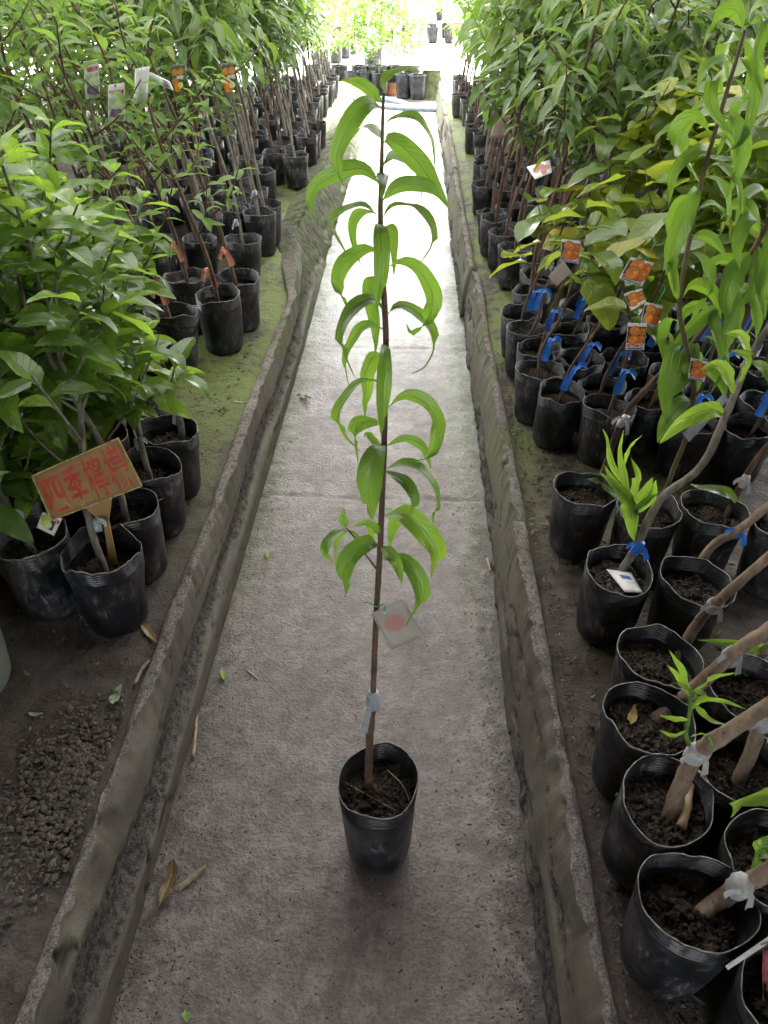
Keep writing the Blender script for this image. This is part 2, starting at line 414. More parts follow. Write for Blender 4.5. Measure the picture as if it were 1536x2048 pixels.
mx = t.n('ShaderNodeMixShader', {0: .5}); t.set(mx, 1, df.outputs[0]); t.set(mx, 2, tl.outputs[0])
M['sheet'] = t.end(mx.outputs[0])

# ------------------------------------------------------------------ ground, path, beds, kerbs
BED = 0.23
PH = 0.19                      # height of a nursery bag
def sheet(name, xs, ys, zf, mat):
    XX, YY = np.meshgrid(xs, ys, indexing='ij')
    ZZ = zf(XX, YY)
    V = np.stack([XX, YY, ZZ], -1).reshape(-1, 3)
    F = gridfaces(len(xs), len(ys))[:, ::-1]
    return tag(add(name, new_mesh(name, V, np.ascontiguousarray(F), mats=(mat,))), kind='structure')
xs = np.array([-120, -40, -15, -8, 8, 15, 40, 120.]); ys = np.array([-60, -20, -6, 12, 25, 60, 200.])
sheet('ground', xs, ys, lambda x, y: x * 0 - .012, M['ground'])

def path_z(x, y):
    z = .0025 * fbm(x * 9, y * 9, oct=4, seed=3) + .004 * fbm(x * 2, y * 1.5, oct=2, seed=5)
    for yj in (2.06, 3.27, 5.0, 6.9):
        z -= .005 * np.exp(-((y - yj + .012 * vnoise(x * 7, y * 0, seed=8)) / .006) ** 2)
    return z
ys = np.concatenate([np.arange(.15, 2.2, .012), np.arange(2.2, 4, .016), np.arange(4, 11.2, .05)])
sheet('path', np.arange(-.66, .42, .012), ys, path_z, M['path'])

def bed_z(x, y):
    return BED + .010 * fbm(x * 5, y * 5, oct=4, seed=11) + .006 * fbm(x * 26, y * 26, oct=3, seed=12)
ysb = np.concatenate([np.arange(.1, 3, .018), np.arange(3, 6, .04), np.arange(6, 10.6, .1)])
def left_edge(y): return -.570 - np.clip((y - 3.3) / 1.0, 0, 1) * .22
xl = np.concatenate([np.arange(0, .8, .018), np.arange(.8, 2, .06), np.arange(2, 6.5, .3)])
XX, YY = np.meshgrid(xl, ysb, indexing='ij')
XL = left_edge(YY) + .02 - XX
V = np.stack([XL, YY, bed_z(XL, YY) - .012 * np.exp(-XX / .03)], -1).reshape(-1, 3)
tag(add('planting_bed', new_mesh('planting_bed', V, gridfaces(len(xl), len(ysb)), mats=(M['bed'],))), kind='structure')
XR = .325 + XX
V = np.stack([XR, YY, bed_z(XR, YY) - .02 * np.exp(-XX / .06)], -1).reshape(-1, 3)
tag(add('planting_bed', new_mesh('planting_bed', V, np.ascontiguousarray(gridfaces(len(xl), len(ysb))[:, ::-1]), mats=(M['bed'],))), kind='structure')

def kerb_mesh(name, y0, y1, side, dy, xoff=0.0, seed=0, htop=.255):
    """side=+1: right upright slab, side=-1: left kerb that melts into a mossy slope past y=3.6"""
    nface, ntop, nout = 40, 14, 5
    ys = np.arange(y0, y1 + dy * .5, dy); n = len(ys)
    sl = np.clip((ys - 3.3) / 1.0, 0, 1) if side < 0 else np.zeros(n)
    P = np.zeros((n, nface + ntop + nout, 3)); worn = np.zeros(P.shape[:2]); top = worn.copy(); low = worn.copy(); crack = worn.copy(); slope = np.repeat(sl[:, None], P.shape[1], 1)
    if side > 0: xb, xt, xo = .252 + 0 * ys, .294 + 0 * ys, .330 + 0 * ys
    else: xb, xt, xo = .516 - .02 * sl, .524 + .13 * sl, .562 + .22 * sl
    H = htop + .012 * fbm(ys * 3, ys * 0 + 2.2, oct=3, seed=seed) + .006 * fbm(ys * 22, ys * 0, oct=3, seed=seed + 1)
    chip = np.clip(fbm(ys * 2.6, ys * 0 + 3.3, oct=5, seed=seed + 14, gain=.65) - .08, 0, .5)
    H = H - .05 * chip
    et = .05 * chip + .030 * np.clip(fbm(ys * 5, ys * 0 + 7.7, oct=5, seed=seed + 2, gain=.62) + .12, 0, 1) + .006 * fbm(ys * 40, ys * 0, oct=3, seed=seed + 12)          # broken top arris
    for k in range(nface):
        s = k / nface; z = -.03 + (H + .03) * s
        x = xb + (xt - xb) * s + et * s ** 6 * (1 + .6 * vnoise(ys * 30, ys * 0 + s * 9, seed=seed + 15))
        z2 = z * np.ones(n)
        if side > 0:
            m = fbm(ys * 3.2, z2 * 14, oct=4, seed=seed + 3) - .02 + .9 * np.clip(.35 - s, 0, 1) - .35 * (s > .45)
        else:
            band = np.exp(-((s - .52 - .07 * vnoise(ys * 2.3, ys * 0, seed=seed + 6)) / .17) ** 2)
            m = band * 1.1 - .5 + .55 * fbm(ys * 5, z2 * 14, oct=4, seed=seed + 3) + sl * .6
        w = np.clip(m / .12, 0, 1)
        worn[:, k] = w
        inset = .011 * w + w * .008 * fbm(ys * 40, z2 * 40, oct=3, seed=seed + 4)
        # hairline cracks in the plaster
        cr = np.abs(fbm(ys * 2.4, z2 * 9, oct=4, seed=seed + 9)); inset += .006 * np.clip(1 - cr / .022, 0, 1) * (1 - w); crack[:, k] = np.clip(1 - cr / .022, 0, 1) * (1 - w)
        inset += .0012 * fbm(ys * 12, z2 * 12, oct=3, seed=seed + 5)
        if side < 0: inset -= .016 * np.clip((.42 - s) / .1, 0, 1) * (1 - sl)    # lower plaster skin stands proud
        P[:, k] = np.stack([side * (x + inset), ys, z], -1)
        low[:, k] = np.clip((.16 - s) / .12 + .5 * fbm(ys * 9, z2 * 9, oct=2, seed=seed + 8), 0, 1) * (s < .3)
    for k in range(ntop):
        s = k / (ntop - 1)
        x = xt + et + (xo - xt - et) * s
        z = H + .013 * fbm(ys * 32, x * 32, oct=5, seed=seed + 10, gain=.75) * np.sin(np.pi * min(s + .25, 1)) - .012 * s ** 3
        z = z - sl * .02 * s
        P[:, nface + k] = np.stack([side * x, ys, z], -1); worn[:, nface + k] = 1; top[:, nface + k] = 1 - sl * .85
    for k in range(nout):
        s = (k + 1) / nout
        P[:, nface + ntop + k] = np.stack([side * (xo + .004 + .01 * s), ys, (H - .012) * (1 - s) + .06 * s - sl * .02 * (1 - s)], -1); worn[:, nface + ntop + k] = 1
    P[..., 0] += xoff
    nv = P.shape[1]
    F = gridfaces(n, nv)
    F = F if side < 0 else F[:, ::-1]
    F = F.tolist()
    F.append(list(range(nv))); F.append([(n - 1) * nv + j for j in range(nv)][::-1])
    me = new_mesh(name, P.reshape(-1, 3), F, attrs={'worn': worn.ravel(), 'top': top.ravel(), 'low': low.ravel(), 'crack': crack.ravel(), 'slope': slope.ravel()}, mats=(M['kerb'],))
    return me
kl = tag(add('kerb', kerb_mesh('kerb', .2, 10.3, -1, .007, seed=40)), 'low crumbling concrete kerb that melts into a mossy slope', 'kerb')
kr = tag(empty('kerb', (.3, .2, 0)), 'low kerb of upright grey concrete slabs with cracked plaster', 'kerb')
for i, (a, b, xo, h) in enumerate([(.2, 1.62, .0, .255), (1.63, 3.62, .004, .255), (3.66, 5.75, -.012, .262), (5.82, 8.0, -.004, .255), (8.06, 10.25, -.015, .27)]):
    s = add('slab', kerb_mesh('kerb_slab', a, b, 1, .006 if i < 2 else .02, xo, 70 + i * 13, h), kr)
    s.location = (-.3, -.2, 0)

# roof over the beds (seen only by its light), unseen walls added to block light
def box(name, a, b, mat, parent=None):
    (x0, y0, z0), (x1, y1, z1) = a, b
    v = [(x0,y0,z0),(x1,y0,z0),(x1,y1,z0),(x0,y1,z0),(x0,y0,z1),(x1,y0,z1),(x1,y1,z1),(x0,y1,z1)]
    f = [(0,3,2,1),(4,5,6,7),(0,1,5,4),(1,2,6,5),(2,3,7,6),(3,0,4,7)]
    return add(name, new_mesh(name, v, f, smooth=False, mats=(mat,)), parent)
tag(box('shed_roof', (-7, -3, 2.7), (7, 1.9, 2.76), M['roof_metal']), 'dark metal shed roof above the near end of the path', 'roof')
for xa, xb_, lb in ((-3.18, -.55, 'unseen grey end wall added to cut frontal light, lemon tree side'), (.55, 3.18, 'unseen grey end wall added to cut frontal light, stock plant side')):
    tag(box('light_blocking_wall', (xa, -3.0, -.01), (xb_, -2.85, 2.69), M['wall']), lb, 'wall')  # added behind the camera to cut frontal light; the gap lets some in
tag(box('light_blocking_wall', (-3.4, -3.0, -.01), (-3.2, 2.2, 2.69), M['wall']), 'unseen grey side wall added to block light beside the lemon trees', 'wall')  # side walls out of view, added to darken the near end
tag(box('light_blocking_wall', (3.2, -3.0, -.01), (3.4, 2.2, 2.69), M['wall']), 'unseen grey side wall added to block light beside the stock plants', 'wall')
xs = np.arange(-7, 7.001, .02)
V = np.array([(x, y, 2.9 + .012 * math.sin(x * 2 * math.pi / .12)) for x in xs for y in (1.85, 9.2)])
tag(add('translucent_roof', new_mesh('translucent_roof', V, gridfaces(len(xs), 2), mats=(M['sheet'],))), 'milky corrugated translucent roof over the planting beds', 'roof')

# ------------------------------------------------------------------ leaves
def leaf_profile(kind, t):
    if kind == 'lance': return np.sin(np.pi * t ** .85) ** .8 * (1 - .25 * t)
    if kind == 'ovate': return np.sin(np.pi * t ** .72) ** .75 * (1 - .12 * t)
    if kind == 'broad': return np.sin(np.pi * t ** .62) ** .62 * (1 - .05 * t)
    return np.sin(np.pi * t ** .8) ** .8
def leaf_arrays(L, W, kind, curl, fold, wave, seed, nl=11, nw=6, petiole=.08, side=0.0):
    """leaf from the origin along +X, face up +Z, drooping by curl (radians over the blade)"""
    t = np.linspace(0, 1, nl)
    ang = -curl * (t ** 1.4) + .12 * np.sin(t * 5 + seed)
    dx = np.cos(ang); dz = np.sin(ang)
    st = L / (nl - 1)
    x = np.concatenate([[0], np.cumsum((dx[1:] + dx[:-1]) / 2 * st)]); z = np.concatenate([[0], np.cumsum((dz[1:] + dz[:-1]) / 2 * st)])
    nx, nz = -np.sin(ang), np.cos(ang)
    u = np.linspace(-1, 1, nw + 1)
    tb = np.clip((t - petiole) / (1 - petiole), 0, 1)
    w = np.maximum(leaf_profile(kind, np.clip(tb, 1e-4, 1 - 1e-4)) * W / 2, .0009)
    w[-1] = .0004
    V = np.zeros((nl, nw + 1, 3)); UV = np.zeros((nl, nw + 1, 2))
    for j, uu in enumerate(u):
        h = w * (fold * abs(uu) + .0) + wave * W * abs(uu) ** 2 * np.sin(t * 13 + seed * 1.7 + (1.5 if uu > 0 else 0)) * (w / (W / 2))
        yy = w * uu * math.cos(math.atan(fold)) + side * L * t ** 2
        V[:, j] = np.stack([x + nx * h, yy, z + nz * h], -1)
        UV[:, j, 0] = .5 + uu * .5; UV[:, j, 1] = t
    return V.reshape(-1, 3), gridfaces(nl, nw + 1)[:, ::-1], UV.reshape(-1, 2)
SPEC = {  # length, width, outline, curls, fold, wave
    'lemon': (.105, .052, 'ovate', (.35, .9, 1.5, .1), .28, .05),
    'peach': (.155, .034, 'lance', (1.2, 2.0, 2.7, .7), .30, .07),
    'persimmon': (.125, .074, 'broad', (.4, 1.0, 1.5, .0), .25, .05),
    'plum': (.078, .034, 'ovate', (.4, .9, 1.4, .1), .25, .04),
    'lychee': (.125, .040, 'lance', (.6, 1.1, 1.6, .3), .28, .04),
    'shrub': (.095, .042, 'ovate', (.4, .9, 1.4, .2), .22, .04),
}
LEAF, LEAFLOW = {}, {}
for sp, (L, W, kind, curls, fold, wave) in SPEC.items():
    LEAF[sp], LEAFLOW[sp] = [], []
    for i, cu in enumerate(curls):
        v, f, uv = leaf_arrays(L, W * (1 - .06 * i), kind, cu, fold, wave, i * 2.3 + 1, side=(.08, -.08, .05, -.1)[i])
        LEAF[sp].append(new_mesh('leaf_' + sp, v, np.ascontiguousarray(f), uv=uv, mats=(M[sp],)))
        LEAFLOW[sp].append(leaf_arrays(L, W * (1 - .06 * i), kind, cu, fold, 0, i, nl=5, nw=2, side=(.08, -.08, .05, -.1)[i]))
def frame(p, d, up, s=1.0):
    d = Vector(d).normalized(); up = Vector(up)
    y = up.cross(d)
    if y.length < 1e-4: y = Vector((0, 1, 0)).cross(d)
    y.normalize(); z = d.cross(y)
    return Matrix(((d.x*s, y.x*s, z.x*s, p[0]), (d.y*s, y.y*s, z.y*s, p[1]), (d.z*s, y.z*s, z.z*s, p[2]), (0, 0, 0, 1)))
def rv(a=1.0):
    return Vector((random.uniform(-a, a), random.uniform(-a, a), random.uniform(-a, a)))

def ribbon_leaf(pts, W, wv, mat, parent, off, kind='lance', fold=.25, wave=.05, n=15, seed=0, name='leaf'):
    """one leaf blade along a 3D midrib; wv = direction across the blade"""
    C = catmull(pts, n); T = np.gradient(C, axis=0); T /= np.linalg.norm(T, axis=1)[:, None]
    t = np.linspace(0, 1, n); pet = .05
    w = np.maximum(leaf_profile(kind, np.clip((t - pet) / (1 - pet), 1e-4, 1 - 1e-4)) * W / 2, .0009); w[-1] = .0004
    nw = 6; u = np.linspace(-1, 1, nw + 1); V = np.zeros((n, nw + 1, 3)); UV = np.zeros((n, nw + 1, 2))
    wv = np.array(tuple(wv), float)
    for k in range(n):
        a = wv - T[k] * np.dot(wv, T[k]); a /= np.linalg.norm(a); nn = np.cross(T[k], a)
        if nn[2] < 0 and abs(nn[2]) > .02: nn = -nn
        tw = .25 * math.sin(t[k] * 4 + seed)
        a2 = a * math.cos(tw) + nn * math.sin(tw)
        for j, uu in enumerate(u):
            h = w[k] * fold * abs(uu) + wave * W * uu * uu * math.sin(t[k] * 17 + seed * 2.1 + (1.3 if uu > 0 else 0)) * (2 * w[k] / W)
            V[k, j] = C[k] + a2 * w[k] * uu + nn * h; UV[k, j] = (.5 + uu * .5, t[k])
    V = V.reshape(-1, 3) - np.array(tuple(off))
    return add(name, new_mesh(name, V, gridfaces(n, nw + 1), uv=UV.reshape(-1, 2), mats=(mat,)), parent)

# ------------------------------------------------------------------ pots
def pot_arrays(r, h, seed, fill=.055, squash=.06, rim=.006, seg=52, crease_a=.012):
    rs = np.random.RandomState(seed)
    ph = rs.rand(4) * 6.28; th = np.linspace(0, 2 * np.pi, seg, endpoint=False)
    amp = squash * (.4 + rs.rand())
    def R_(z):      # radius round the bag at relative height z
        tp = .80 + .20 * z ** .8 - (.05 * np.clip((.10 - z) / .10, 0, 1) ** 2)
        wob = amp * z ** 1.5 * np.cos(2 * th + ph[0]) + .02 * z * np.cos(3 * th + ph[1]) + .018 * np.sin(5 * th + ph[2] + z * 4) * (.3 + .7 * z)
        crease = crease_a * .6 * vnoise(np.cos(th) * 1.6 + 2, np.sin(th) * 1.6 + z * 2.2, seed=seed + 9) + crease_a * vnoise(np.cos(th) * 3 + 5, np.sin(th) * 3 + z * 5, seed=seed)
        return r * tp * (1 + wob + crease)
    zs = list(np.linspace(0, .80, 14)) + list(np.linspace(.815, .985, 27)) + [1.0]
    dz = rim * vnoise(np.cos(th) * 2 + 9, np.sin(th) * 2, seed=seed + 3) + rim * .35 * vnoise(np.cos(th) * 7, np.sin(th) * 7, seed=seed + 5)
    rows = []
    def ring(z, rr, zz=None):
        zz = h * z if zz is None else zz
        rows.append(np.stack([np.cos(th) * rr, np.sin(th) * rr, zz + dz * max(0, z - .6) / .4], -1))
    ring(0, R_(0.0) * .86); 
    for z in zs:
        g = .0011 * np.sin((z - .82) / .165 * 2 * np.pi * 5.5) if .815 <= z <= .985 else 0
        ring(max(z, .004), R_(z) + g + (.0007 if z == 1.0 else 0))
    nout = len(rows)
    tk = .0011
    ring(1.0, R_(1.0) - tk)
    for z in zs[::-1][1:]:
        if h * z < h - fill - .03: break
        g = .0011 * np.sin((z - .82) / .165 * 2 * np.pi * 5.5) if .815 <= z <= .985 else 0
        ring(z, R_(z) + g - tk)
    V = np.concatenate(rows); F = gridfaces(len(rows), seg, True)
    F = F[:, ::-1].tolist()
    F.append([j for j in range(seg)])
    mi = np.zeros(len(F), int); mi[(nout - 1) * seg:nout * seg] = 1; mi[(nout - 2) * seg:(nout - 1) * seg] = 1
    return V, F, mi, R_(1 - fill / h) - tk, h - fill, th
def soil_arrays(rim, z, th, seed, lump=.010, rings=12):
    rows = [np.array([[0, 0, 0.0]] * 1)]
    V = [(0, 0, 0)]; seg = len(th)
    for k in range(1, rings + 1):
        q = k / rings
        for j in range(seg): V.append((math.cos(th[j]) * rim[j] * q * .995, math.sin(th[j]) * rim[j] * q * .995, 0))
    V = np.array(V); x, y = V[:, 0], V[:, 1]
    hh = lump * 1.1 * fbm(x * 30, y * 30, oct=2, seed=seed) + lump * (1 - np.abs(vnoise(x * 95, y * 95, seed=seed + 1))) * .7 + lump * .5 * (1 - np.abs(vnoise(x * 210, y * 210, seed=seed + 2)))  - lump * .6
    q = np.sqrt(x * x + y * y) / rim.mean()
    V[:, 2] = z + hh + .006 * np.clip(1 - q, 0, 1) - .002
    F = []
    for j in range(seg): F.append((0, 1 + j, 1 + (j + 1) % seg))
    for k in range(rings - 1):
        a = 1 + k * seg; b = a + seg
        for j in range(seg): F.append((a + j, b + j, b + (j + 1) % seg, a + (j + 1) % seg))
    return V, F
def add_crumbs(sv, sf, r, seed, n=520):
    rs = np.random.RandomState(seed); base = np.array([(1,0,0),(-1,0,0),(0,1,0),(0,-1,0),(0,0,1),(0,0,-1)], float)
    fb = [(0,2,4),(2,1,4),(1,3,4),(3,0,4),(2,0,5),(1,2,5),(3,1,5),(0,3,5)]
    V = [sv]; F = list(sf); o = len(sv)
    for i in range(n):
        q = r * math.sqrt(rs.rand()); a = rs.rand() * 6.283; x, y = q * math.cos(a), q * math.sin(a)
        k = np.argmin((sv[:, 0] - x) ** 2 + (sv[:, 1] - y) ** 2); s_ = .0014 + .006 * rs.rand() ** 3.5
        V.append(base * (.65 + .7 * rs.rand(6, 1)) * s_ * np.array([1.1, 1.0, .8]) + np.array([x, y, sv[k, 2] + s_ * .25]))
        F += [tuple(j + o for j in f) for f in fb]; o += 6
    return np.vstack(V), F
POTV = []
def pot_variant(r, h, seed, rings=12, **k):
    V, F, mi, rim, z, th = pot_arrays(r, h, seed, **k)
    me = new_mesh('pot', V, F, mats=(M['bag'], M['bag_rim'])); me.polygons.foreach_set('material_index', mi.astype(np.int32)); me.update()
    sv, sf = soil_arrays(rim, z, th, seed, rings=rings)
    if rings > 20: sv, sf = add_crumbs(sv, sf, rim.mean() * .93, seed)
    return me, new_mesh('soil', sv, sf, mats=(M['soil'],)), z
for i in range(12): POTV.append(pot_variant(.0765 - .001 * (i % 3), PH - .006 * (i % 4), 100 + i, fill=.035 + .010 * (i % 5), squash=.05 + .02 * (i % 3), crease_a=.03, rim=.008))
def potted(name, base, label, cat='potted sapling', group=None, variant=None, tilt=(0, 0), scale=1.0, potdef=None, rot=None, pot_name='pot'):
    """root Empty at the pot's base with the bag and its soil; returns root and the soil centre in world space"""
    root = empty(name, base); tag(root, label, cat, group)
    pm, sm, z = potdef or POTV[random.randrange(len(POTV)) if variant is None else variant % len(POTV)]
    m = Euler((R(tilt[0] + random.uniform(-1.6, 1.6)), R(tilt[1] + random.uniform(-1.6, 1.6)), 0)).to_matrix().to_4x4() @ Matrix.Rotation(random.uniform(0, 6.28) if rot is None else rot, 4, 'Z') @ Matrix.Scale(scale, 4)
    add(pot_name, pm, root, m); add('soil', sm, root, m)
    root['_soil'] = 0
    del root['_soil']
    c = Vector(base) + m @ Vector((0, 0, z))
    return root, c

# ------------------------------------------------------------------ plants
def crown_points(top_pts, branches, n, rnd, lo=.3):
    """n leaf seats along curves: (point, tangent)"""
    out = []
    curves = [(np.asarray(c), w) for c, w in branches]
    tot = sum(w for _, w in curves)
    for c, w in curves:
        k = max(1, int(round(n * w / tot)))
        for i in range(k):
            t = lo + (1 - lo) * (i + rnd.random() * .8) / k
            f = min(t, .999) * (len(c) - 1); a = int(f); p = c[a] + (c[a + 1] - c[a]) * (f - a)
            tg = c[a + 1] - c[a]
            out.append((p, tg / (np.linalg.norm(tg) + 1e-9), i))
    return out
def grow(h, lean, nbr, spread, seed, wob=.02, first=.35):
    """trunk curve and branch curves from the origin"""
    rnd = random.Random(seed)
    pts = [np.zeros(3)]
    for k in range(1, 6):
        t = k / 5
        pts.append(np.array([lean[0] * t ** 1.2 + rnd.uniform(-wob, wob), lean[1] * t ** 1.2 + rnd.uniform(-wob, wob), h * t]))
    trunk = catmull(pts, 24)
    br = []
    a0 = rnd.uniform(0, 6.28)
    for b in range(nbr):
        t = first + (1 - first) * .9 * (b + rnd.random() * .6) / max(nbr, 1)
        p = trunk[int(t * 23)]
        a = a0 + b * 2.4 + rnd.uniform(-.3, .3)
        ln = spread * (1.15 - t * .55) * rnd.uniform(.75, 1.2)
        d = np.array([math.cos(a), math.sin(a), rnd.uniform(.6, 1.3)]); d /= np.linalg.norm(d)
        e = p + d * ln + np.array([0, 0, .12 * ln])
        br.append(catmull([p, p + d * ln * .5 + np.array([rnd.uniform(-.02, .02), rnd.uniform(-.02, .02), -.02 * ln]), e], 9))
    return trunk, br, rnd
def leaf_matrix(p, tg, i, rnd, droop, sc, golden=2.4):
    a = i * golden + rnd.uniform(-.5, .5)
    s = Vector((math.cos(a), math.sin(a), rnd.uniform(-.15, .5)))
    tgv = Vector(tg); s = s - tgv * s.dot(tgv) * .7
    d = (s.normalized() + tgv * .35 + Vector((0, 0, -droop + rnd.uniform(-.25, .25)))).normalized()
    up = Vector((rnd.uniform(-.45, .45), rnd.uniform(-.45, .45), 1))
    return frame(p, d, up, sc)
STY = {  # branches, spread, leaves, droop, bark, first
    'lemon': (7, .28, 95, .15, 'bark_green', .12, .006),
    'persimmon': (3, .20, 20, .25, 'bark_brown', .45, .0055),
    'plum': (6, .24, 66, .15, 'bark_brown', .3, .0055),
    'lychee': (6, .25, 70, .55, 'bark_brown', .45, .0075),
    'shrub': (6, .26, 64, .2, 'bark_grey', .35, .007),
    'peach': (4, .2, 30, .5, 'bark_brown', .4, .006),
}
def plant_on(root, c, sp, h, lean=(0, 0), seed=0, leaves=None, objs=True, nbr=None, spread=None, bark_=None, first=None, r0=None, lsc=1.0, lo=.3, droop=None, skip=None):
    """trunk, branches and leaves growing from the soil point c of a pot"""
    nb, sprd, nl, dr, bk, fs, rr = STY[sp]
    if droop is None: droop = dr
    nl = leaves if leaves is not None else nl
    trunk, br, rnd = grow(h, lean, nb if nbr is None else nbr, sprd if spread is None else spread, seed, first=fs if first is None else first)
    o = np.array(c - root.location) - np.array([0, 0, .012])
    r0 = r0 or rr; bm = M[bark_ or bk]
    v, f = tube_vf(trunk + o, [r0, r0 * .75, r0 * .35], 8, .12, seed)
    add('trunk', new_mesh('trunk', v, f, mats=(bm,)), root)
    curves = [(trunk[int(23 * .45):], .8)] + [(b, 1.0) for b in br]
    seats = crown_points(None, curves, nl, rnd, lo)
    if objs:
        for b in br:
            v, f = tube_vf(b + o, [r0 * .42, r0 * .25], 6)
            add('branch', new_mesh('branch', v, f, mats=(bm,)), root)
        for p, tg, i in seats:
            if skip and skip(Vector(p + o) + root.location): continue
            add('leaf', LEAF[sp][rnd.randrange(4)], root, leaf_matrix(Vector(p + o), tg, i, rnd, droop, lsc * rnd.uniform(.65, 1.15)))
    else:
        add('crown', crown_mesh(sp, seats, br, r0, rnd, droop, lsc, bm, o), root)['kind'] = 'stuff'
def crown_mesh(sp, seats, br, r0, rnd, droop, lsc, bm, o=0):
    VV, FF, UU, RR, MI, off = [], [], [], [], [], 0
    for p, tg, i in seats:
        v, f, uv = LEAFLOW[sp][rnd.randrange(4)]
        m = np.array(leaf_matrix(Vector(p + o), tg, i, rnd, droop, lsc * rnd.uniform(.65, 1.15)))
        VV.append(v @ m[:3, :3].T + m[:3, 3]); FF += (f + off).tolist(); UU.append(uv); RR.append(np.full(len(v), rnd.random())); off += len(v); MI += [0] * len(f)
    for b in br:
        v, f = tube_vf(b[::2] + o, [r0 * .42, r0 * .25], 5, cap=False)
        VV.append(v); FF += [[q + off for q in g] for g in f]; UU.append(np.zeros((len(v), 2))); RR.append(np.zeros(len(v))); off += len(v); MI += [1] * len(f)
    me = new_mesh('crown_' + sp, np.vstack(VV), FF, uv=np.vstack(UU), attrs={'rnd': np.concatenate(RR)}, mats=(M[sp], bm))
    me.polygons.foreach_set('material_index', np.array(MI, dtype=np.int32)); me.update()
    return me
PROTO = {}
def proto(sp, h, lean, var, leaves=None, spread=None, bark_=None, r0=None, nbr=None, lsc=1.0, first=None):
    """shared trunk and crown meshes of a far plant, standing on the origin"""
    key = (sp, h, lean, var)
    if key not in PROTO:
        nb, sprd, nl, dr, bk, fs, rr = STY[sp]
        trunk, br, rnd = grow(h, lean, nbr or nb, spread or sprd, hash(key) % 9973 if False else var * 31 + int(h * 100), first=fs if first is None else first)
        q = r0 or rr
        v, f = tube_vf(trunk, [q, q * .75, q * .35], 7, .12, var)
        tm = new_mesh('trunk', v, f, mats=(M[bark_ or bk],))
        seats = crown_points(None, [(trunk[int(23 * .45):], .8)] + [(b, 1.0) for b in br], leaves or nl, rnd, .25)
        PROTO[key] = (tm, crown_mesh(sp, seats, br, q, rnd, dr, lsc, M[bark_ or bk]))
    return PROTO[key]
def far_plant(name, base, sp, h, lean, var, label, cat, group, scale=1.0, potdef=None, **k):
    root, c = potted(name, base, label, cat, group, potdef=potdef, scale=scale)
    tm, cm = proto(sp, h, lean, var, **k)
    m = Matrix.Translation(c - root.location - Vector((0, 0, .012))) @ Matrix.Rotation(random.uniform(-.5, .5), 4, 'Z') @ Matrix.Scale(random.uniform(.9, 1.12), 4)
    add('trunk', tm, root, m)
    add('crown', cm, root, m)['kind'] = 'stuff'
    return root

def knot(p, axis, r, mat, parent, off, tail=None, name='tape', length=.035):
    """tape wound round a stem, with loose ends"""
    axis = Vector(axis).normalized(); p = Vector(p)
    pts = [p + axis * (length * (k / 6 - .5)) for k in range(7)]
    v, f = tube_vf(np.array([tuple(q - off) for q in pts]), [r * 1.08, r * 1.22, r * 1.42, r * 1.3, r * 1.38, r * 1.2, r * 1.06], 10, .25, random.randrange(99))
    o = add(name, new_mesh(name, v, f, mats=(mat,)), parent)
    for (e, w) in tail or []:
        e = Vector(e); d = e - p; side = d.cross(FWD).normalized()
        VV = []
        for k in range(7):
            t = k / 6; q = p + d * t + Vector((0, 0, .012 * math.sin(t * 3))) - FWD * (r + .002 + .004 * math.sin(t * 5)) - off
            ww = w * (.35 + .65 * t ** .6) / 2
            VV += [q + side * ww, q + FWD * ww * .5, q - side * ww]
        add('tape_end', new_mesh('tape_end', [tuple(x) for x in VV], gridfaces(7, 3), mats=(mat,)), o)
    return o

# ------------------------------------------------------------------ the peach sapling standing on the path
def vec(p): return Vector(tuple(p))
hero_pot = pot_variant(.079, .238, 211, rings=30, fill=.05, squash=.03, seg=110)
rimc = PZ(757, 1563, .238)
HX, HY = rimc.x, rimc.y
root, hc = potted('peach_sapling', (HX, HY, .002), 'tall peach sapling with arching leaves in a black bag standing alone on the path', 'potted sapling', potdef=hero_pot, tilt=(0, 1.0), rot=.6)
hero = root
OFF = Vector(root.location)
sy = lambda px, py, dy=0.0: PYp(px, py, HY + dy)
stem_px = [(738, 1520), (741, 1450), (746, 1395), (752, 1240), (760, 1100), (768, 900), (772, 690), (765, 540), (761, 430), (764, 300), (766, 215), (768, 185)]
s0 = PZ(737, 1583, hc.z - .012)
sp_ = [s0] + [PYp(x, y, s0.y + (HY - s0.y) * min(1, i / 3)) for i, (x, y) in enumerate(stem_px, 1)]
low = sp_[:4]; up = sp_[3:]
tube_obj('trunk', low, [.0088, .0075, .0072], M['bark_brown'], root, 12, .16, 30, 1, OFF)
tube_obj('shoot', up[5:], [.0034, .0029, .0022, .0013], M['bark_shoot'], root, 10, .10, 46, 4, OFF)
tube_obj('shoot', up[:6], [.0050, .0044, .0034], M['bark_brown'], root, 10, .10, 70, 2, OFF)
kn = knot(sp_[3] - Vector((0, 0, .006)), Vector((.05, 0, 1)), .0085, M['tape_grey'], root, OFF, [(sy(728, 1464), .013), (sy(735, 1395), .006)], 'grafting_tape', .044)
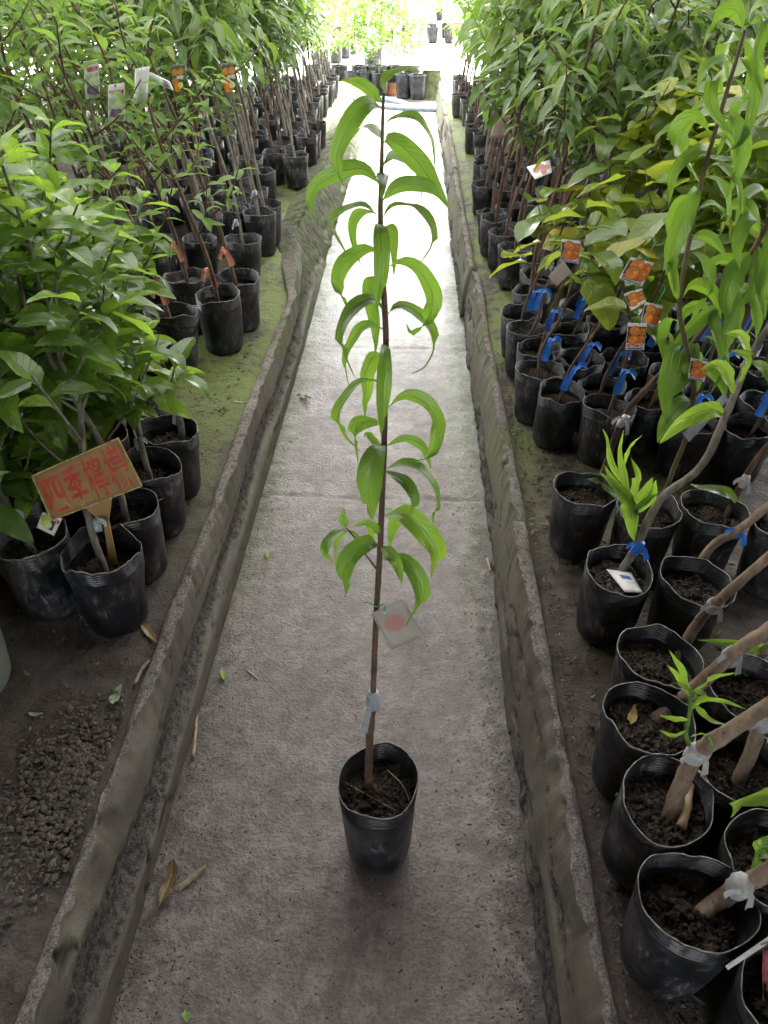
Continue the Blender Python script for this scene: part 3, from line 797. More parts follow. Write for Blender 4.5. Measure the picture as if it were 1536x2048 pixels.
HL = [  # midrib pixels, width in px, kind: s side arc, f faces the camera, b hangs behind
 ([(765,184),(774,159),(812,141),(856,150)],24,'s'), ([(764,208),(748,188),(718,167),(683,160)],22,'s'),
 ([(764,218),(736,208),(701,246),(674,311),(686,372)],44,'f'), ([(762,278),(748,258),(724,255),(708,275)],20,'b'),
 ([(764,250),(788,238),(824,236),(859,276),(870,343)],28,'s'), ([(764,290),(783,280),(838,328),(899,418)],38,'s'),
 ([(763,334),(783,311),(815,328),(838,364),(843,413)],24,'b'), ([(762,372),(730,340),(686,343),(633,372),(619,411),(633,446)],30,'s'),
 ([(764,345),(766,368),(762,400)],30,'f'), ([(762,405),(794,375),(841,370),(876,387),(898,416)],28,'s'),
 ([(762,437),(724,413),(683,428),(665,460),(695,513)],28,'s'), ([(761,430),(730,424),(708,440),(704,470),(712,504),(721,528)],24,'b'),
 ([(762,440),(788,413),(830,416),(859,451),(865,490),(838,531)],28,'s'), ([(762,448),(761,462),(762,540),(753,624)],38,'f'),
 ([(764,455),(785,460),(788,510),(788,553)],22,'b'), ([(764,504),(724,501),(683,537),(677,580),(701,627)],30,'s'),
 ([(766,540),(803,525),(841,545),(865,592),(856,642),(824,668),(813,648)],36,'s'), ([(770,638),(794,610),(830,622),(862,657),(870,695),(850,735),(823,747)],26,'b'),
 ([(768,628),(745,600),(700,625),(683,690),(710,758)],42,'f'), ([(766,550),(738,562),(744,612),(752,660),(750,712)],32,'b'),
 ([(770,660),(736,648),(708,675),(690,725),(697,773)],24,'b'), ([(771,688),(770,705),(766,777),(762,872)],37,'f'),
 ([(770,712),(747,715),(733,745),(731,790),(730,837)],36,'b'), ([(770,770),(735,762),(702,782),(678,828),(687,872),(725,907)],32,'s'),
 ([(769,820),(814,793),(852,809),(877,850),(865,910),(824,925)],32,'s'), ([(768,848),(738,842),(714,852),(709,885),(716,930)],36,'b'),
 ([(768,896),(738,869),(728,872)],17,'s'), ([(768,893),(814,879),(846,898),(863,939)],18,'s'),
 ([(768,888),(752,905),(741,961),(745,1040)],60,'f'), ([(766,940),(804,929),(846,945),(873,999),(862,1063)],34,'s'),
 ([(767,940),(811,964),(830,999),(820,1034)],28,'f'), ([(763,1032),(814,1031),(862,1079),(873,1110),(862,1158)],52,'f'),
 ([(763,1030),(795,1022),(785,1060),(779,1094)],32,'b'), ([(762,1074),(738,1050),(703,1053)],20,'s'),
 ([(761,1090),(731,1088),(700,1110),(690,1145),(692,1190)],46,'f'), ([(761,1090),(789,1117),(804,1167)],30,'f'),
 ([(760,1118),(808,1123),(836,1158),(839,1206),(811,1255)],40,'f'), ([(763,1060),(748,1045),(742,1075),(748,1100)],24,'b')]
def stem_near(py):
    ys_ = [p[1] for p in stem_px]; 
    return PYp(float(np.interp(-py, [-y for y in ys_], [p[0] for p in stem_px])), py, HY)
def px_leaf(root, pl, w, mode, mat, Y0, off, seed, attach=None, depth=1.0):
    n = len(pl); pts = []
    for i, (x, y) in enumerate(pl):
        t = i / (n - 1); b = math.sin(min(1, t * 1.3) * 1.5)
        dy = {'s': .012 * math.sin(seed * 3.7) * b * 2, 'f': -.045 * b, 'b': .05 * b}[mode] * depth
        pts.append(PYp(x, y, Y0 + dy))
    if attach is not None: pts[0] = attach
    s = mpp(pts[len(pts) // 2])
    a, b = pts[len(pts) // 2 - 1], pts[len(pts) // 2]
    tg = (b - a).normalized(); inpl = tg.cross(FWD).normalized()
    if mode == 's': wv = (inpl * .72 + FWD * (.7 if math.sin(seed * 1.3) > 0 else -.7)); W = w * s * 1.24
    else: wv = inpl * .95 + FWD * .3 * math.sin(seed * 2.2); W = w * s * 1.0
    return ribbon_leaf(pts, W, wv, mat, root, off, 'lance', fold=.42 if mode == 's' else .36, wave=.08, n=19, seed=seed)
for i, (pl, w, mode) in enumerate(HL):
    px_leaf(root, pl, w, mode, M['peach'], HY, OFF, i * 1.37 + .4, stem_near(pl[0][1]))
tw = [sy(756, 1142), sy(728, 1104), sy(705, 1070, .015), sy(692, 1055, .02)]
tube_obj('twig', tw, [.0016, .001], M['bark_brown'], root, 6, 0, 12, 3, OFF)
for i, (pl, w, mode) in enumerate([([(692,1056),(686,1038),(688,1016)],22,'f'), ([(692,1058),(660,1078),(650,1105),(668,1130)],26,'f'), ([(694,1062),(672,1085),(672,1125)],14,'b'), ([(693,1060),(715,1075),(722,1092)],12,'b')]):
    px_leaf(root, pl, w, mode, M['peach'], HY + .02, OFF, 60 + i * 1.7)
# straws lying over the soil
for a, b, c in (((681, 1560), (735, 1590), (790, 1620)), ((775, 1540), (805, 1570), (820, 1605))):
    tube_obj('straw', [PZ(a[0], a[1], hc.z + .012), PZ(b[0], b[1], hc.z + .013), PZ(c[0], c[1], hc.z + .008)], [.0008, .0006], M['twig'], root, 5, 0, 10, 0, OFF)

# ------------------------------------------------------------------ tags and lettering
def text_mesh(body, bold=.0):
    cu = bpy.data.curves.new('lettering', 'FONT'); cu.body = body; cu.size = 1.0; cu.offset = bold; cu.resolution_u = 3
    o = bpy.data.objects.new('lettering_tmp', cu); COL.objects.link(o)
    dg = bpy.context.evaluated_depsgraph_get(); dg.update()
    me = bpy.data.meshes.new_from_object(o.evaluated_get(dg)); bpy.data.objects.remove(o)
    v = np.empty(len(me.vertices) * 3); me.vertices.foreach_get('co', v); v = v.reshape(-1, 3)
    f = [list(p.vertices) for p in me.polygons]
    bpy.data.meshes.remove(me)
    v = v[:, :2]; lo, hi = v.min(0), v.max(0)
    return (v - lo) / (hi - lo), f
TXT = {}
def txt(b, bold):
    if (b, bold) not in TXT: TXT[(b, bold)] = text_mesh(b, bold)
    return TXT[(b, bold)]
class Card:
    """thin card through four corner points (TL, TR, BR, BL); prints are laid on its front"""
    def __init__(s, name, label, cat, group, c, mat, th=.0008, bend=.0):
        s.c = [vec(p) for p in c]; s.o = (s.c[0] + s.c[2]) / 2
        s.n = (s.c[1] - s.c[0]).cross(s.c[3] - s.c[0]).normalized() * -1
        if s.n.dot(EYE - s.o) < 0: s.n = -s.n
        s.bend = bend
        s.root = empty(name, s.o); tag(s.root, label, cat, group)
        n = 9; V = []; 
        for k in (th, 0):
            for i in range(n):
                for j in range(n): V.append(s.at(j / (n - 1), i / (n - 1), k - th))
        F = gridfaces(n, n).tolist(); F += [[q + n * n for q in f[::-1]] for f in F]
        rim = [j for j in range(n)] + [i * n + n - 1 for i in range(1, n)] + [(n - 1) * n + j for j in range(n - 2, -1, -1)] + [i * n for i in range(n - 2, 0, -1)]
        for a, b in zip(rim, rim[1:] + rim[:1]): F.append([b, a, a + n * n, b + n * n])
        s.card = add('card', new_mesh('card', V, F, mats=(mat,)), s.root)
    def at(s, u, v, lift=.0):
        a = s.c[0].lerp(s.c[1], u); b = s.c[3].lerp(s.c[2], u)
        return tuple(a.lerp(b, v) - s.o + s.n * (lift + s.bend * math.sin(u * 3.1416) * math.sin(v * 3.1)))
    def poly(s, uv, mat, name='print', lift=.0006):
        add(name, new_mesh(name, [s.at(u, v, lift) for u, v in uv], [list(range(len(uv)))], smooth=False, mats=(mat,)), s.card)
    def rect(s, u0, v0, u1, v1, mat, name='print', lift=.0006, n=6):
        V = [s.at(u0 + (u1 - u0) * j / n, v0 + (v1 - v0) * i / n, lift) for i in range(n + 1) for j in range(n + 1)]
        add(name, new_mesh(name, V, gridfaces(n + 1, n + 1), mats=(mat,)), s.card)
    def disc(s, u, v, r, mat, name='printed_fruit', lift=.001, asp=None):
        asp = asp or (s.c[1] - s.c[0]).length / (s.c[3] - s.c[0]).length
        s.poly([(u + r * math.cos(k * .3142), v + r * asp * math.sin(k * .3142)) for k in range(20)], mat, name, lift)
    def text(s, body, u0, v0, u1, v1, mat, bold=.02, lift=.0014, name='lettering'):
        v, f = txt(body, bold)
        add(name, new_mesh(name, [s.at(u0 + (u1 - u0) * a, v1 + (v0 - v1) * b, lift) for a, b in v], f, smooth=False, mats=(mat,)), s.card)
    def tie(s, u, v, target, mat=None, r=.0009):
        a = vec(s.at(u, v, .001)) + s.o; t = vec(target)
        tube_obj('tie', [a - s.n * .002, a + s.n * .004 + Vector((0, 0, .006)), a.lerp(t, .5) + Vector((.006, 0, .012)), t, t + Vector((-.012, -.004, .012)), t + Vector((-.02, .004, .004))], [r, r], mat or M['wire'], s.root, 5, 0, 20, 0, s.o)
def pxcard(px, Y, dY=(0, 0, 0, 0)):
    return [PYp(x, y, Y + d) for (x, y), d in zip(px, dY)]

k = Card('plant_tag', 'faded square tag with a pink blot wired to the peach sapling on the path', 'tag', None, pxcard([(742, 1228), (805, 1196), (847, 1270), (783, 1301)], HY - .012), simple('faded_tag', (.38, .345, .295), .4, .15, 12, .4, 0))
t = NT('pink_blot'); u_ = t.geo()
M['blot'] = t.end(t.pbr(Base_Color=t.mix(t.noise(u_, 40, 2), (.42, .20, .17), (.40, .27, .23)), Roughness=.4))
for i in range(7):
    f_ = i / 6; k.disc(.47, .42, .37 - .02 * i, simple('pink_blot_%d' % i, (.38 + .06 * f_, .345 - .12 * f_, .295 - .10 * f_), .4, .06, 20, .4, 0), lift=.0006 + .0002 * i)
k.disc(.36, .10, .035, M['card'], 'eyelet')
k.tie(.36, .10, stem_near(1206) + Vector((0, -.008, 0)))

def tag_plum(px, Y, label):
    k = Card('plant_tag', label, 'tag', 'printed fruit tags', pxcard(px, Y), M['card'], bend=.003)
    k.rect(.04, .34, .96, .98, M['cardgreen'])
    k.disc(.62, .52, .22, M['fruit_limepale']); k.disc(.35, .78, .26, M['fruit_purple']); k.disc(.68, .80, .28, simple('plum_print', (.27, .19, .30), .35, .3, 50, .4, 0), lift=.0015)
    k.text('平地西瓜李', .05, .16, .96, .30, M['ink_red'], .03)
    k.disc(.45, .05, .06, M['ink_dark'], 'eyelet')
    top = (k.c[0] + k.c[1]) / 2
    k.tie(.45, .04, top + Vector((.02, .01, .05)))
    return k
def tag_orange(px, Y, label):
    k = Card('plant_tag', label, 'tag', 'printed fruit tags', pxcard(px, Y), simple('dark_green_print', (.05, .07, .03), .35, .4, 60, .5, 0), bend=.002)
    for u, v, r in ((.28, .30, .24), (.72, .28, .24), (.30, .66, .28)): k.disc(u, v, r, M['fruit_brown'], lift=.0008 + u * .001)
    k.disc(.5, .86, .32, M['fruit_orange'], lift=.0022); k.disc(.72, .80, .20, M['fruit_limepale'], lift=.003)
    k.text('椪柑', .40, .42, .95, .58, M['card'], .03, lift=.004)
    k.tie(.5, .04, (k.c[0] + k.c[1]) / 2 + Vector((.015, .01, .05)))
def tag_persimmon(px, Y, label, dY=(0, 0, 0, 0), text=True):
    k = Card('plant_tag', label, 'tag', 'printed fruit tags', pxcard(px, Y, dY), M['card'], bend=.002)
    k.rect(.02, .12, .98, .74, simple('night_print', (.06, .05, .08), .35, .4, 60, .5, 0))
    for i, (u, v, r) in enumerate(((.80, .30, .20), (.40, .28, .27), (.74, .58, .23), (.34, .60, .26))):
        k.disc(u, v, r * 1.08, M['ink_fruit'], lift=.0008 + i * .0005, name='fruit_edge'); k.disc(u, v, r, M['fruit_orange'] if i % 2 else M['fruit_dark'], lift=.0010 + i * .0005, name='printed_fruit')
        k.disc(u + r * .3, v - r * .3, r * .16, simple('print_highlight', (.85, .55, .30), .3, .1, 60, .5, 0) if 'hl' not in M else M['hl'], lift=.0035, name='highlight')
    if text:
        k.text('巨秋林柿', .06, .76, .94, .90, M['ink_red'], .035)
        k.rect(.08, .925, .92, .975, M['ink_blue'])
    k.tie(.6, .03, (k.c[0] + k.c[1]) / 2 + Vector((.02, .012, .035)), M['wire'])
    return k
M['hl'] = simple('print_highlight', (.85, .55, .30), .3, .1, 60, .5, 0)
def tag_plain(px, Y, label, mat, dY=(0, 0, 0, 0), bend=.004, tie=True, group='plain hanging tags'):
    k = Card('plant_tag', label, 'tag', group, pxcard(px, Y, dY), M[mat], bend=bend)
    if tie: k.tie(.5, .04, (k.c[0] + k.c[1]) / 2 + Vector((.01, .01, .04)))
    return k

# ------------------------------------------------------------------ pot positions, pushed apart where they would touch
class Block:
    def __init__(s): s.items = []
    def put(s, x, y, r, **k): s.items.append([x, y, r, k, k.pop('fixed', False)])
    def relax(s, lim=None):
        for it in range(120):
            mv = 0
            for i in range(len(s.items)):
                for j in range(i):
                    a, b = s.items[i], s.items[j]
                    dx, dy = a[0] - b[0], a[1] - b[1]; d = math.hypot(dx, dy); m = a[2] + b[2] + .003
                    if d < m:
                        if d < 1e-6: dx, dy, d = .01, .003, .0104
                        q = (m - d) / d; wa, wb = (.5, .5)
                        if a[4] and not b[4]: wa, wb = 0, 1
                        elif b[4] and not a[4]: wa, wb = 1, 0
                        a[0] += dx * q * wa; a[1] += dy * q * wa; b[0] -= dx * q * wb; b[1] -= dy * q * wb; mv += 1
            for a in s.items:
                if lim: a[0], a[1] = lim(a[0], a[1], a[2])
            if not mv: break
def rim_xy(px, py, sc=1.0, zb=BED): p = PZ(px, py, zb + PH * sc); return p.x, p.y

# ---- right bed
RB = Block()
def rput(px, py, sc=1.0, **k):
    x, y = rim_xy(px, py, sc); RB.put(x, y, .0785 * sc, sc=sc, **k)
R0 = [  # rim pixel, stem pixels (first on the soil), bark, radius, tape
 ('a', (1400, 1815), [(1395, 1835), (1440, 1800), (1490, 1770), (1560, 1725)], 'bark_tan', .0125, (1482, 1772), 'tape_white', 'stock plant with a thick bent tan trunk wrapped in white tape beside the pink net'),
 ('b', (1353, 1620), [(1338, 1640), (1358, 1580), (1392, 1510), (1440, 1475), (1570, 1390)], 'bark_tan', .0125, (1394, 1508), 'tape_white', 'stock plant with a thick tan trunk, grey tape and a sprout of narrow leaves'),
 ('c', (1300, 1440), [(1308, 1442), (1360, 1400), (1420, 1350), (1470, 1305), (1570, 1235)], 'bark_tan', .012, (1463, 1312), 'tape_grey', 'stock plant with a leaning pale trunk and a tan fallen leaf on its soil'),
 ('d', (1345, 1318), [(1355, 1320), (1380, 1270), (1420, 1215), (1450, 1190), (1570, 1085)], 'bark_tan', .010, (1428, 1212), 'tape_white', 'stock plant whose tan trunk wears a white tape collar with a loose flap'),
 ('e', (1248, 1140), [(1230, 1163), (1250, 1130), (1272, 1095), (1320, 1000), (1400, 935), (1452, 830), (1500, 715), (1545, 640)], 'bark_grey', .0085, (1275, 1095), 'tape_blue', 'grafted sapling with faded blue tape and a torn white tag on its soil'),
 ('f', (1390, 1160), [(1388, 1160), (1410, 1110), (1440, 1080), (1475, 1062), (1570, 985)], 'bark_tan', .009, (1470, 1066), 'tape_blue', 'grafted sapling with a crooked tan trunk and one blue tape bow'),
 ('g', (1196, 985), [(1195, 985), (1215, 920), (1247, 835), (1300, 770), (1355, 718), (1392, 678), (1443, 605), (1507, 500), (1560, 400)], 'bark_brown', .0075, (1246, 842), 'tape_white', 'peach sapling with a leaning brown stem and a yellow leaf on its soil'),
 ('h', (1313, 1012), [(1322, 1005), (1350, 930), (1378, 855), (1388, 760), (1372, 690), (1359, 605), (1381, 471), (1402, 366), (1440, 230), (1490, 60)], 'bark_shoot', .0058, (1384, 842), 'tape_white', 'peach sapling with long drooping leaves tied with a grey strip tag'),
 ('i', (1432, 1025), [(1448, 1040), (1470, 995), (1490, 955), (1520, 910), (1580, 840)], 'bark_brown', .0075, (1488, 962), 'tape_white', 'young sapling with a dark brown stem and a white tape flap'),
 ('j', (1535, 1045), [(1530, 1050), (1560, 960), (1620, 880)], 'bark_tan', .009, None, None, 'young sapling without tape beside the one with the white tape flap'),
 ('k', (1475, 1365), [(1490, 1350), (1520, 1310), (1580, 1260)], 'bark_tan', .009, None, None, 'stock plant in a crumpled bag with clods of dark soil'),
 ('l', (1485, 1535), [(1470, 1570), (1500, 1510), (1525, 1440), (1570, 1370)], 'bark_tan', .011, (1527, 1445), 'tape_white', 'stock plant with a grey tape collar behind the sprouting stock plant'),
 ('m', (1535, 1720), [(1540, 1720), (1570, 1660), (1620, 1610)], 'bark_tan', .011, None, None, 'stock plant in a bag with a wavy rim next to a large glossy leaf'),
 ('n', (1555, 1950), [(1560, 1960), (1590, 1900), (1640, 1860)], 'bark_tan', .011, None, None, 'stock plant in a bag wrapped with pink net and a flat stake'),
]
for it in R0: rput(*it[1], 1.0, r0=it, fixed=True)
R1 = [(1040,622),(1064,655),(1076,690),(1108,735),(1124,768),(1214,806),(1212,765),(1298,790),(1180,722),(1215,640),(1258,716),(1340,742),(1470,842),(1140,650),(1160,610),(1300,690),(1280,635),(1385,760),(1440,740),(1345,660),(1400,690),(1460,690),(1230,595),(1310,600),(1390,610),(1460,620),(1520,720),(1530,650),(1520,800),(1400,830)]
for p in R1: rput(*p, 1.0, kind='persimmon')
R2 = [(980,418),(1007,462),(1032,492),(1074,516),(1010,441),(978,366),(1004,372),(972,324),(985,333),(949,253),(968,262),(957,211),(944,207),(975,214),(914,190),(930,193),(1032,345),(1074,409),(1100,496),(1052,446),(1035,405),(1130,480),(1090,450),(1060,375),(1110,420),(1150,455)]
for p in R2: rput(*p, 1.0, kind='back')
rng = random.Random(5)
def in_view(x, y, z, m=60):
    d = CM.transposed() @ (Vector((x, y, z)) - EYE)
    if d.z > -.1: return False
    px = 768 + FPX * d.x / -d.z; py = 1024 - FPX * d.y / -d.z
    return -m < px < 1536 + m and py < 2048 + m
y = 2.35
while y < 9.5:
    x = .50 + rng.uniform(-.02, .04)
    while x < 4.6:
        if in_view(x, y, .9, 120) and all(math.hypot(x - a[0], y - a[1]) > .175 for a in RB.items) and not (x < .62 and 5.9 < y < 6.6):
            RB.put(x, y, .0785, sc=1.0, kind='back' if (y > 2.75 or x < .0) else 'persimmon')
        x += rng.uniform(.19, .25) if x < 1.1 else (rng.uniform(.32, .44) if y < 5 else rng.uniform(.42, .6))
    y += rng.uniform(.19, .22) if y < 4.5 else .27
RB.relax(lambda x, y, r: (max(x, .345 + r), y))

ORD = ['first', 'second', 'third', 'fourth', 'fifth', 'sixth', 'seventh', 'eighth', 'ninth', 'tenth', 'eleventh', 'twelfth', 'thirteenth', 'fourteenth', 'fifteenth', 'sixteenth', 'seventeenth', 'eighteenth', 'nineteenth', 'twentieth']
def row_rank(items, test):
    r_ = sorted([i for i, a in enumerate(items) if test(a)], key=lambda i: items[i][1])
    return {i: ORD[n] for n, i in enumerate(r_) if n < len(ORD)}
RK_P = row_rank(RB.items, lambda a: a[3].get('kind') == 'persimmon' and a[0] < .62)
RK_L = row_rank(RB.items, lambda a: a[3].get('kind') == 'back' and a[0] < .60)
RK_P2 = row_rank(RB.items, lambda a: a[3].get('kind') == 'persimmon' and .62 <= a[0] < .82)
RK_L2 = row_rank(RB.items, lambda a: a[3].get('kind') == 'back' and .60 <= a[0] < .78)
for it_, (x, y, r, kk, fx) in enumerate(RB.items):
    sc = kk['sc']; base = (x, y, BED + .002)
    out = 2.0
    if 'r0' in kk:
        nm, rim, st, bk, rad, tp, tm, label = kk['r0']
        pd = pot_variant(.0775, PH, 300 + ord(nm), crease_a=.028, rings=30, fill=.05, squash=.09, seg=110)
        tl = 3.5 if rim[1] > 1100 else 1.5
        root, c = potted('potted_sapling', (x - math.sin(R(tl)) * .17, y, BED + .004), label, 'potted sapling', 'grafted saplings by the right kerb', potdef=pd, tilt=(0, tl))
        off = Vector(root.location)
        p0 = PZ(*st[0], c.z - .01); Y0 = p0.y
        pts = [p0] + [PYp(px, py, Y0 + .02 * math.sin(i * 1.3)) for i, (px, py) in enumerate(st[1:], 1)]
        tube_obj('trunk', pts, [rad * 1.08, rad, rad * .85, rad * .6] if len(st) > 6 else [rad * 1.1, rad, rad * .8], M[bk], root, 14, .13, len(pts) * 9, ord(nm), off)
        root['_c'] = list(pts[-1])
        if tp:
            q = PYp(tp[0], tp[1], Y0)
            i = min(range(len(pts) - 1), key=lambda i: (pts[i].lerp(pts[i + 1], .5) - q).length)
            ax = pts[i + 1] - pts[i]
            ends = [(q + Vector((.012, -.01, -.035)), .012), (q + Vector((-.03, -.008, -.004)), .009)] if tm != 'tape_blue' else [(q + Vector((.02, -.012, -.028)), .014), (q + Vector((-.028, -.006, .004)), .010)]
            knot(q, ax, rad, M[tm], root, off, ends, 'grafting_tape', .036)
        del root['_c']
        kk['root'] = root; kk['c'] = c; kk['pts'] = pts
    elif kk['kind'] == 'persimmon':
        seed = int(x * 1000 + y * 377)
        front = (x < .85 and y < 2.3)
        root, c = potted('persimmon_sapling', base, ('%s blue taped persimmon bag along the right kerb, counted from the stock plants' % RK_P[it_] if it_ in RK_P else '%s blue taped persimmon bag in the second row from the right kerb' % RK_P2[it_] if it_ in RK_P2 else 'broad leaved persimmon sapling with blue tape deep inside the right bed'), 'potted sapling', 'blue taped persimmon saplings', tilt=(0, rng.uniform(0, 2.5)))
        lean = (rng.uniform(.10, .22), rng.uniform(.02, .16)); h = rng.uniform(.7, .98) if x > .62 else rng.uniform(.4, .6)
        off = Vector(root.location)
        plant_on(root, c, 'persimmon', h, lean, seed, leaves=rng.randrange(24, 36) if x > .62 else 10, spread=.24, first=.45, nbr=5 if x > .62 else 2, lsc=1.3)
        tz = rng.uniform(.11, .17); f = tz / h
        q = c + Vector((lean[0] * f ** 1.2, lean[1] * f ** 1.2, tz))
        knot(q, (lean[0] * .8, lean[1] * .8, h), .0062, M['tape_blue'], root, off, [(q + Vector((rng.uniform(-.03, -.01), -.014, -.062)), .025), (q + Vector((.034, -.012, rng.uniform(-.012, .018))), .020)], 'tape', .024)
    else:
        seed = int(x * 1000 + y * 377)
        lean = (rng.uniform(.06, .28), rng.uniform(-.05, .1)); h = rng.uniform(.95, 1.3)
        sp = 'lychee' if (y < 5.2) else ('shrub' if rng.random() < .5 else 'lychee')
        if y > 8: h *= .8
        lab = 'brown stemmed lychee sapling with hanging glossy leaves in the right bed' if sp == 'lychee' else 'light green bushy sapling in a black bag in the right bed'
        grp = 'lychee saplings in the right bed' if sp == 'lychee' else 'bushy saplings in the right bed'
        if it_ in RK_L: lab = '%s bare stemmed bag along the right kerb beyond the blue taped ones' % RK_L[it_]
        elif it_ in RK_L2: lab = '%s bag in the second row from the right kerb beyond the blue tape' % RK_L2[it_]
        if y < 3.9:
            root, c = potted('lychee_sapling', base, lab, 'potted sapling', grp, tilt=(0, rng.uniform(0, 2)))
            plant_on(root, c, sp, h, lean, seed, leaves=96, r0=rng.uniform(.007, .0105), first=.42, lsc=1.12, spread=.28)
        else:
            far_plant('lychee_sapling' if sp == 'lychee' else 'bushy_sapling', base, sp, round(h, 1), (.15, .02), rng.randrange(3), lab, 'potted sapling', grp, leaves=110, r0=.009, lsc=1.3, spread=.32)

# leaves of the two peach saplings and the sprouts on the stock plants
byn = {kk['r0'][0]: kk for *_, kk, fx in [(a[0], a[1], a[2], a[3], a[4]) for a in RB.items] if 'r0' in kk}
def more_leaves(nm, lst, mat='peach'):
    kk = byn[nm]; root = kk['root']; off = Vector(root.location); Y0 = kk['pts'][2].y
    for i, (pl, w, mode) in enumerate(lst):
        px_leaf(root, pl, w, mode, M[mat], Y0, off, ord(nm) + i * 1.91)
more_leaves('h', [([(1400,372),(1385,395),(1352,470),(1332,550)],52,'f'), ([(1381,470),(1420,475),(1453,512)],20,'s'), ([(1378,500),(1408,530),(1416,590),(1378,650)],34,'s'),
 ([(1362,610),(1350,560),(1345,520),(1350,590)],30,'f'), ([(1395,395),(1368,400),(1345,440),(1340,500)],30,'b'), ([(1405,350),(1440,370),(1455,430),(1440,470)],28,'s'),
 ([(1420,300),(1395,300),(1350,340),(1337,410)],28,'f'), ([(1425,270),(1385,240),(1357,300),(1400,368)],44,'s'), ([(1440,230),(1470,240),(1485,310),(1450,400)],34,'f'),
 ([(1450,190),(1425,160),(1422,215),(1466,272)],36,'f'), ([(1462,150),(1485,190),(1455,270),(1430,322)],26,'s'), ([(1475,110),(1510,160),(1490,270),(1450,306)],26,'f'),
 ([(1480,80),(1455,85),(1448,120),(1455,165)],46,'b'), ([(1490,55),(1530,40),(1512,110),(1526,196)],36,'f'), ([(1488,60),(1470,20),(1440,30),(1420,75)],30,'s'),
 ([(1372,690),(1345,700),(1330,780),(1334,850)],40,'f'), ([(1388,770),(1410,740),(1440,760),(1452,800)],26,'s'), ([(1385,800),(1360,810),(1330,850),(1315,885)],40,'f'), ([(1388,780),(1372,750),(1352,745),(1330,765)],22,'s')])
more_leaves('h', [([(1410,340),(1440,330),(1475,370),(1482,430)],26,'f'), ([(1432,262),(1465,290),(1470,350),(1440,395)],24,'b'), ([(1455,170),(1440,200),(1400,210),(1372,250)],26,'b'), ([(1470,130),(1445,120),(1410,140),(1392,190)],24,'s'),
 ([(1485,75),(1505,100),(1500,160),(1475,215)],30,'b'), ([(1492,50),(1520,10),(1560,30),(1570,90)],30,'s'), ([(1482,85),(1460,60),(1425,62),(1405,100)],24,'s'), ([(1366,650),(1340,640),(1325,680),(1330,730)],26,'b'), ([(1362,600),(1390,570),(1430,590),(1442,640)],24,'s'), ([(1392,420),(1425,410),(1455,440),(1460,490)],22,'s')])
more_leaves('g', [([(1520,470),(1500,420),(1470,410),(1440,440)],28,'s'), ([(1535,445),(1565,480),(1560,560),(1530,600)],32,'f'), ([(1485,545),(1460,520),(1425,530),(1405,570)],26,'s'), ([(1425,632),(1400,610),(1370,625),(1352,665)],24,'b'), ([(1455,590),(1490,580),(1515,620),(1512,680)],28,'f'), ([(1375,700),(1400,720),(1400,770),(1375,810)],26,'b')])
more_leaves('g', [([(1443,605),(1400,640),(1360,680),(1348,716)],34,'f'), ([(1392,678),(1385,700),(1360,760),(1335,800)],44,'f'), ([(1507,500),(1470,540),(1452,590),(1455,640)],50,'f'),
 ([(1515,485),(1515,540),(1498,590),(1478,615)],42,'f'), ([(1470,560),(1470,620),(1458,670),(1452,706)],40,'f'), ([(1475,560),(1505,600),(1500,660),(1472,702)],30,'s'),
 ([(1440,610),(1425,640),(1440,700),(1425,750)],30,'f'), ([(1425,630),(1465,620),(1478,650),(1475,690)],20,'s'), ([(1530,450),(1495,440),(1475,480),(1480,540)],34,'f'),
 ([(1535,440),(1540,500),(1525,570),(1530,640)],44,'f'), ([(1400,670),(1440,690),(1450,740),(1420,790)],26,'s'), ([(1545,420),(1520,380),(1490,400),(1470,450)],34,'s')])
more_leaves('e', [([(1270,1090),(1262,1020),(1235,975),(1200,945)],36,'f'), ([(1262,1030),(1250,960),(1240,900),(1247,860)],22,'f'), ([(1262,1020),(1275,960),(1262,915)],26,'f'), ([(1264,1028),(1290,990),(1305,955)],34,'f'),
 ([(1264,1030),(1300,1000),(1312,960)],26,'f'), ([(1263,1030),(1285,1010),(1318,985)],26,'f'), ([(1260,1000),(1225,960),(1208,930)],20,'f'), ([(1258,980),(1225,930),(1215,880),(1205,858)],16,'f'),
 ([(1250,930),(1262,895),(1285,870)],18,'f'), ([(1455,830),(1420,820),(1370,840),(1318,888)],40,'f'), ([(1470,790),(1440,730),(1400,740)],36,'f'), ([(1480,770),(1500,720),(1460,700)],34,'f'), ([(1495,720),(1530,740),(1545,780)],30,'f'), ([(1500,715),(1480,670),(1450,668)],32,'f')], 'lemon')
kk = byn['e']; off = Vector(kk['root'].location); Y0 = kk['pts'][2].y
tube_obj('shoot', [PYp(1272, 1072, Y0), PYp(1256, 1045, Y0), PYp(1263, 1015, Y0), PYp(1252, 960, Y0), PYp(1240, 905, Y0)], [.0028, .0018, .001], M['stem_green'], kk['root'], 7, 0, 24, 0, off)
more_leaves('b', [([(1378,1440),(1340,1435),(1318,1430)],16,'f'), ([(1382,1420),(1400,1400),(1440,1400),(1490,1418)],15,'f'), ([(1380,1395),(1360,1360),(1335,1330)],13,'s'), ([(1380,1390),(1365,1345),(1338,1300)],13,'s'),
 ([(1382,1385),(1420,1360),(1475,1345)],13,'s'), ([(1380,1405),(1420,1440),(1455,1450)],13,'s'), ([(1375,1460),(1345,1470),(1318,1460)],14,'f'), ([(1378,1475),(1410,1470),(1430,1500)],16,'f'), ([(1382,1400),(1395,1385),(1410,1390),(1405,1405)],12,'s'), ([(1380,1380),(1362,1370),(1350,1365)],10,'s')], 'lemon')
kk = byn['b']; off = Vector(kk['root'].location); Y0 = kk['pts'][2].y
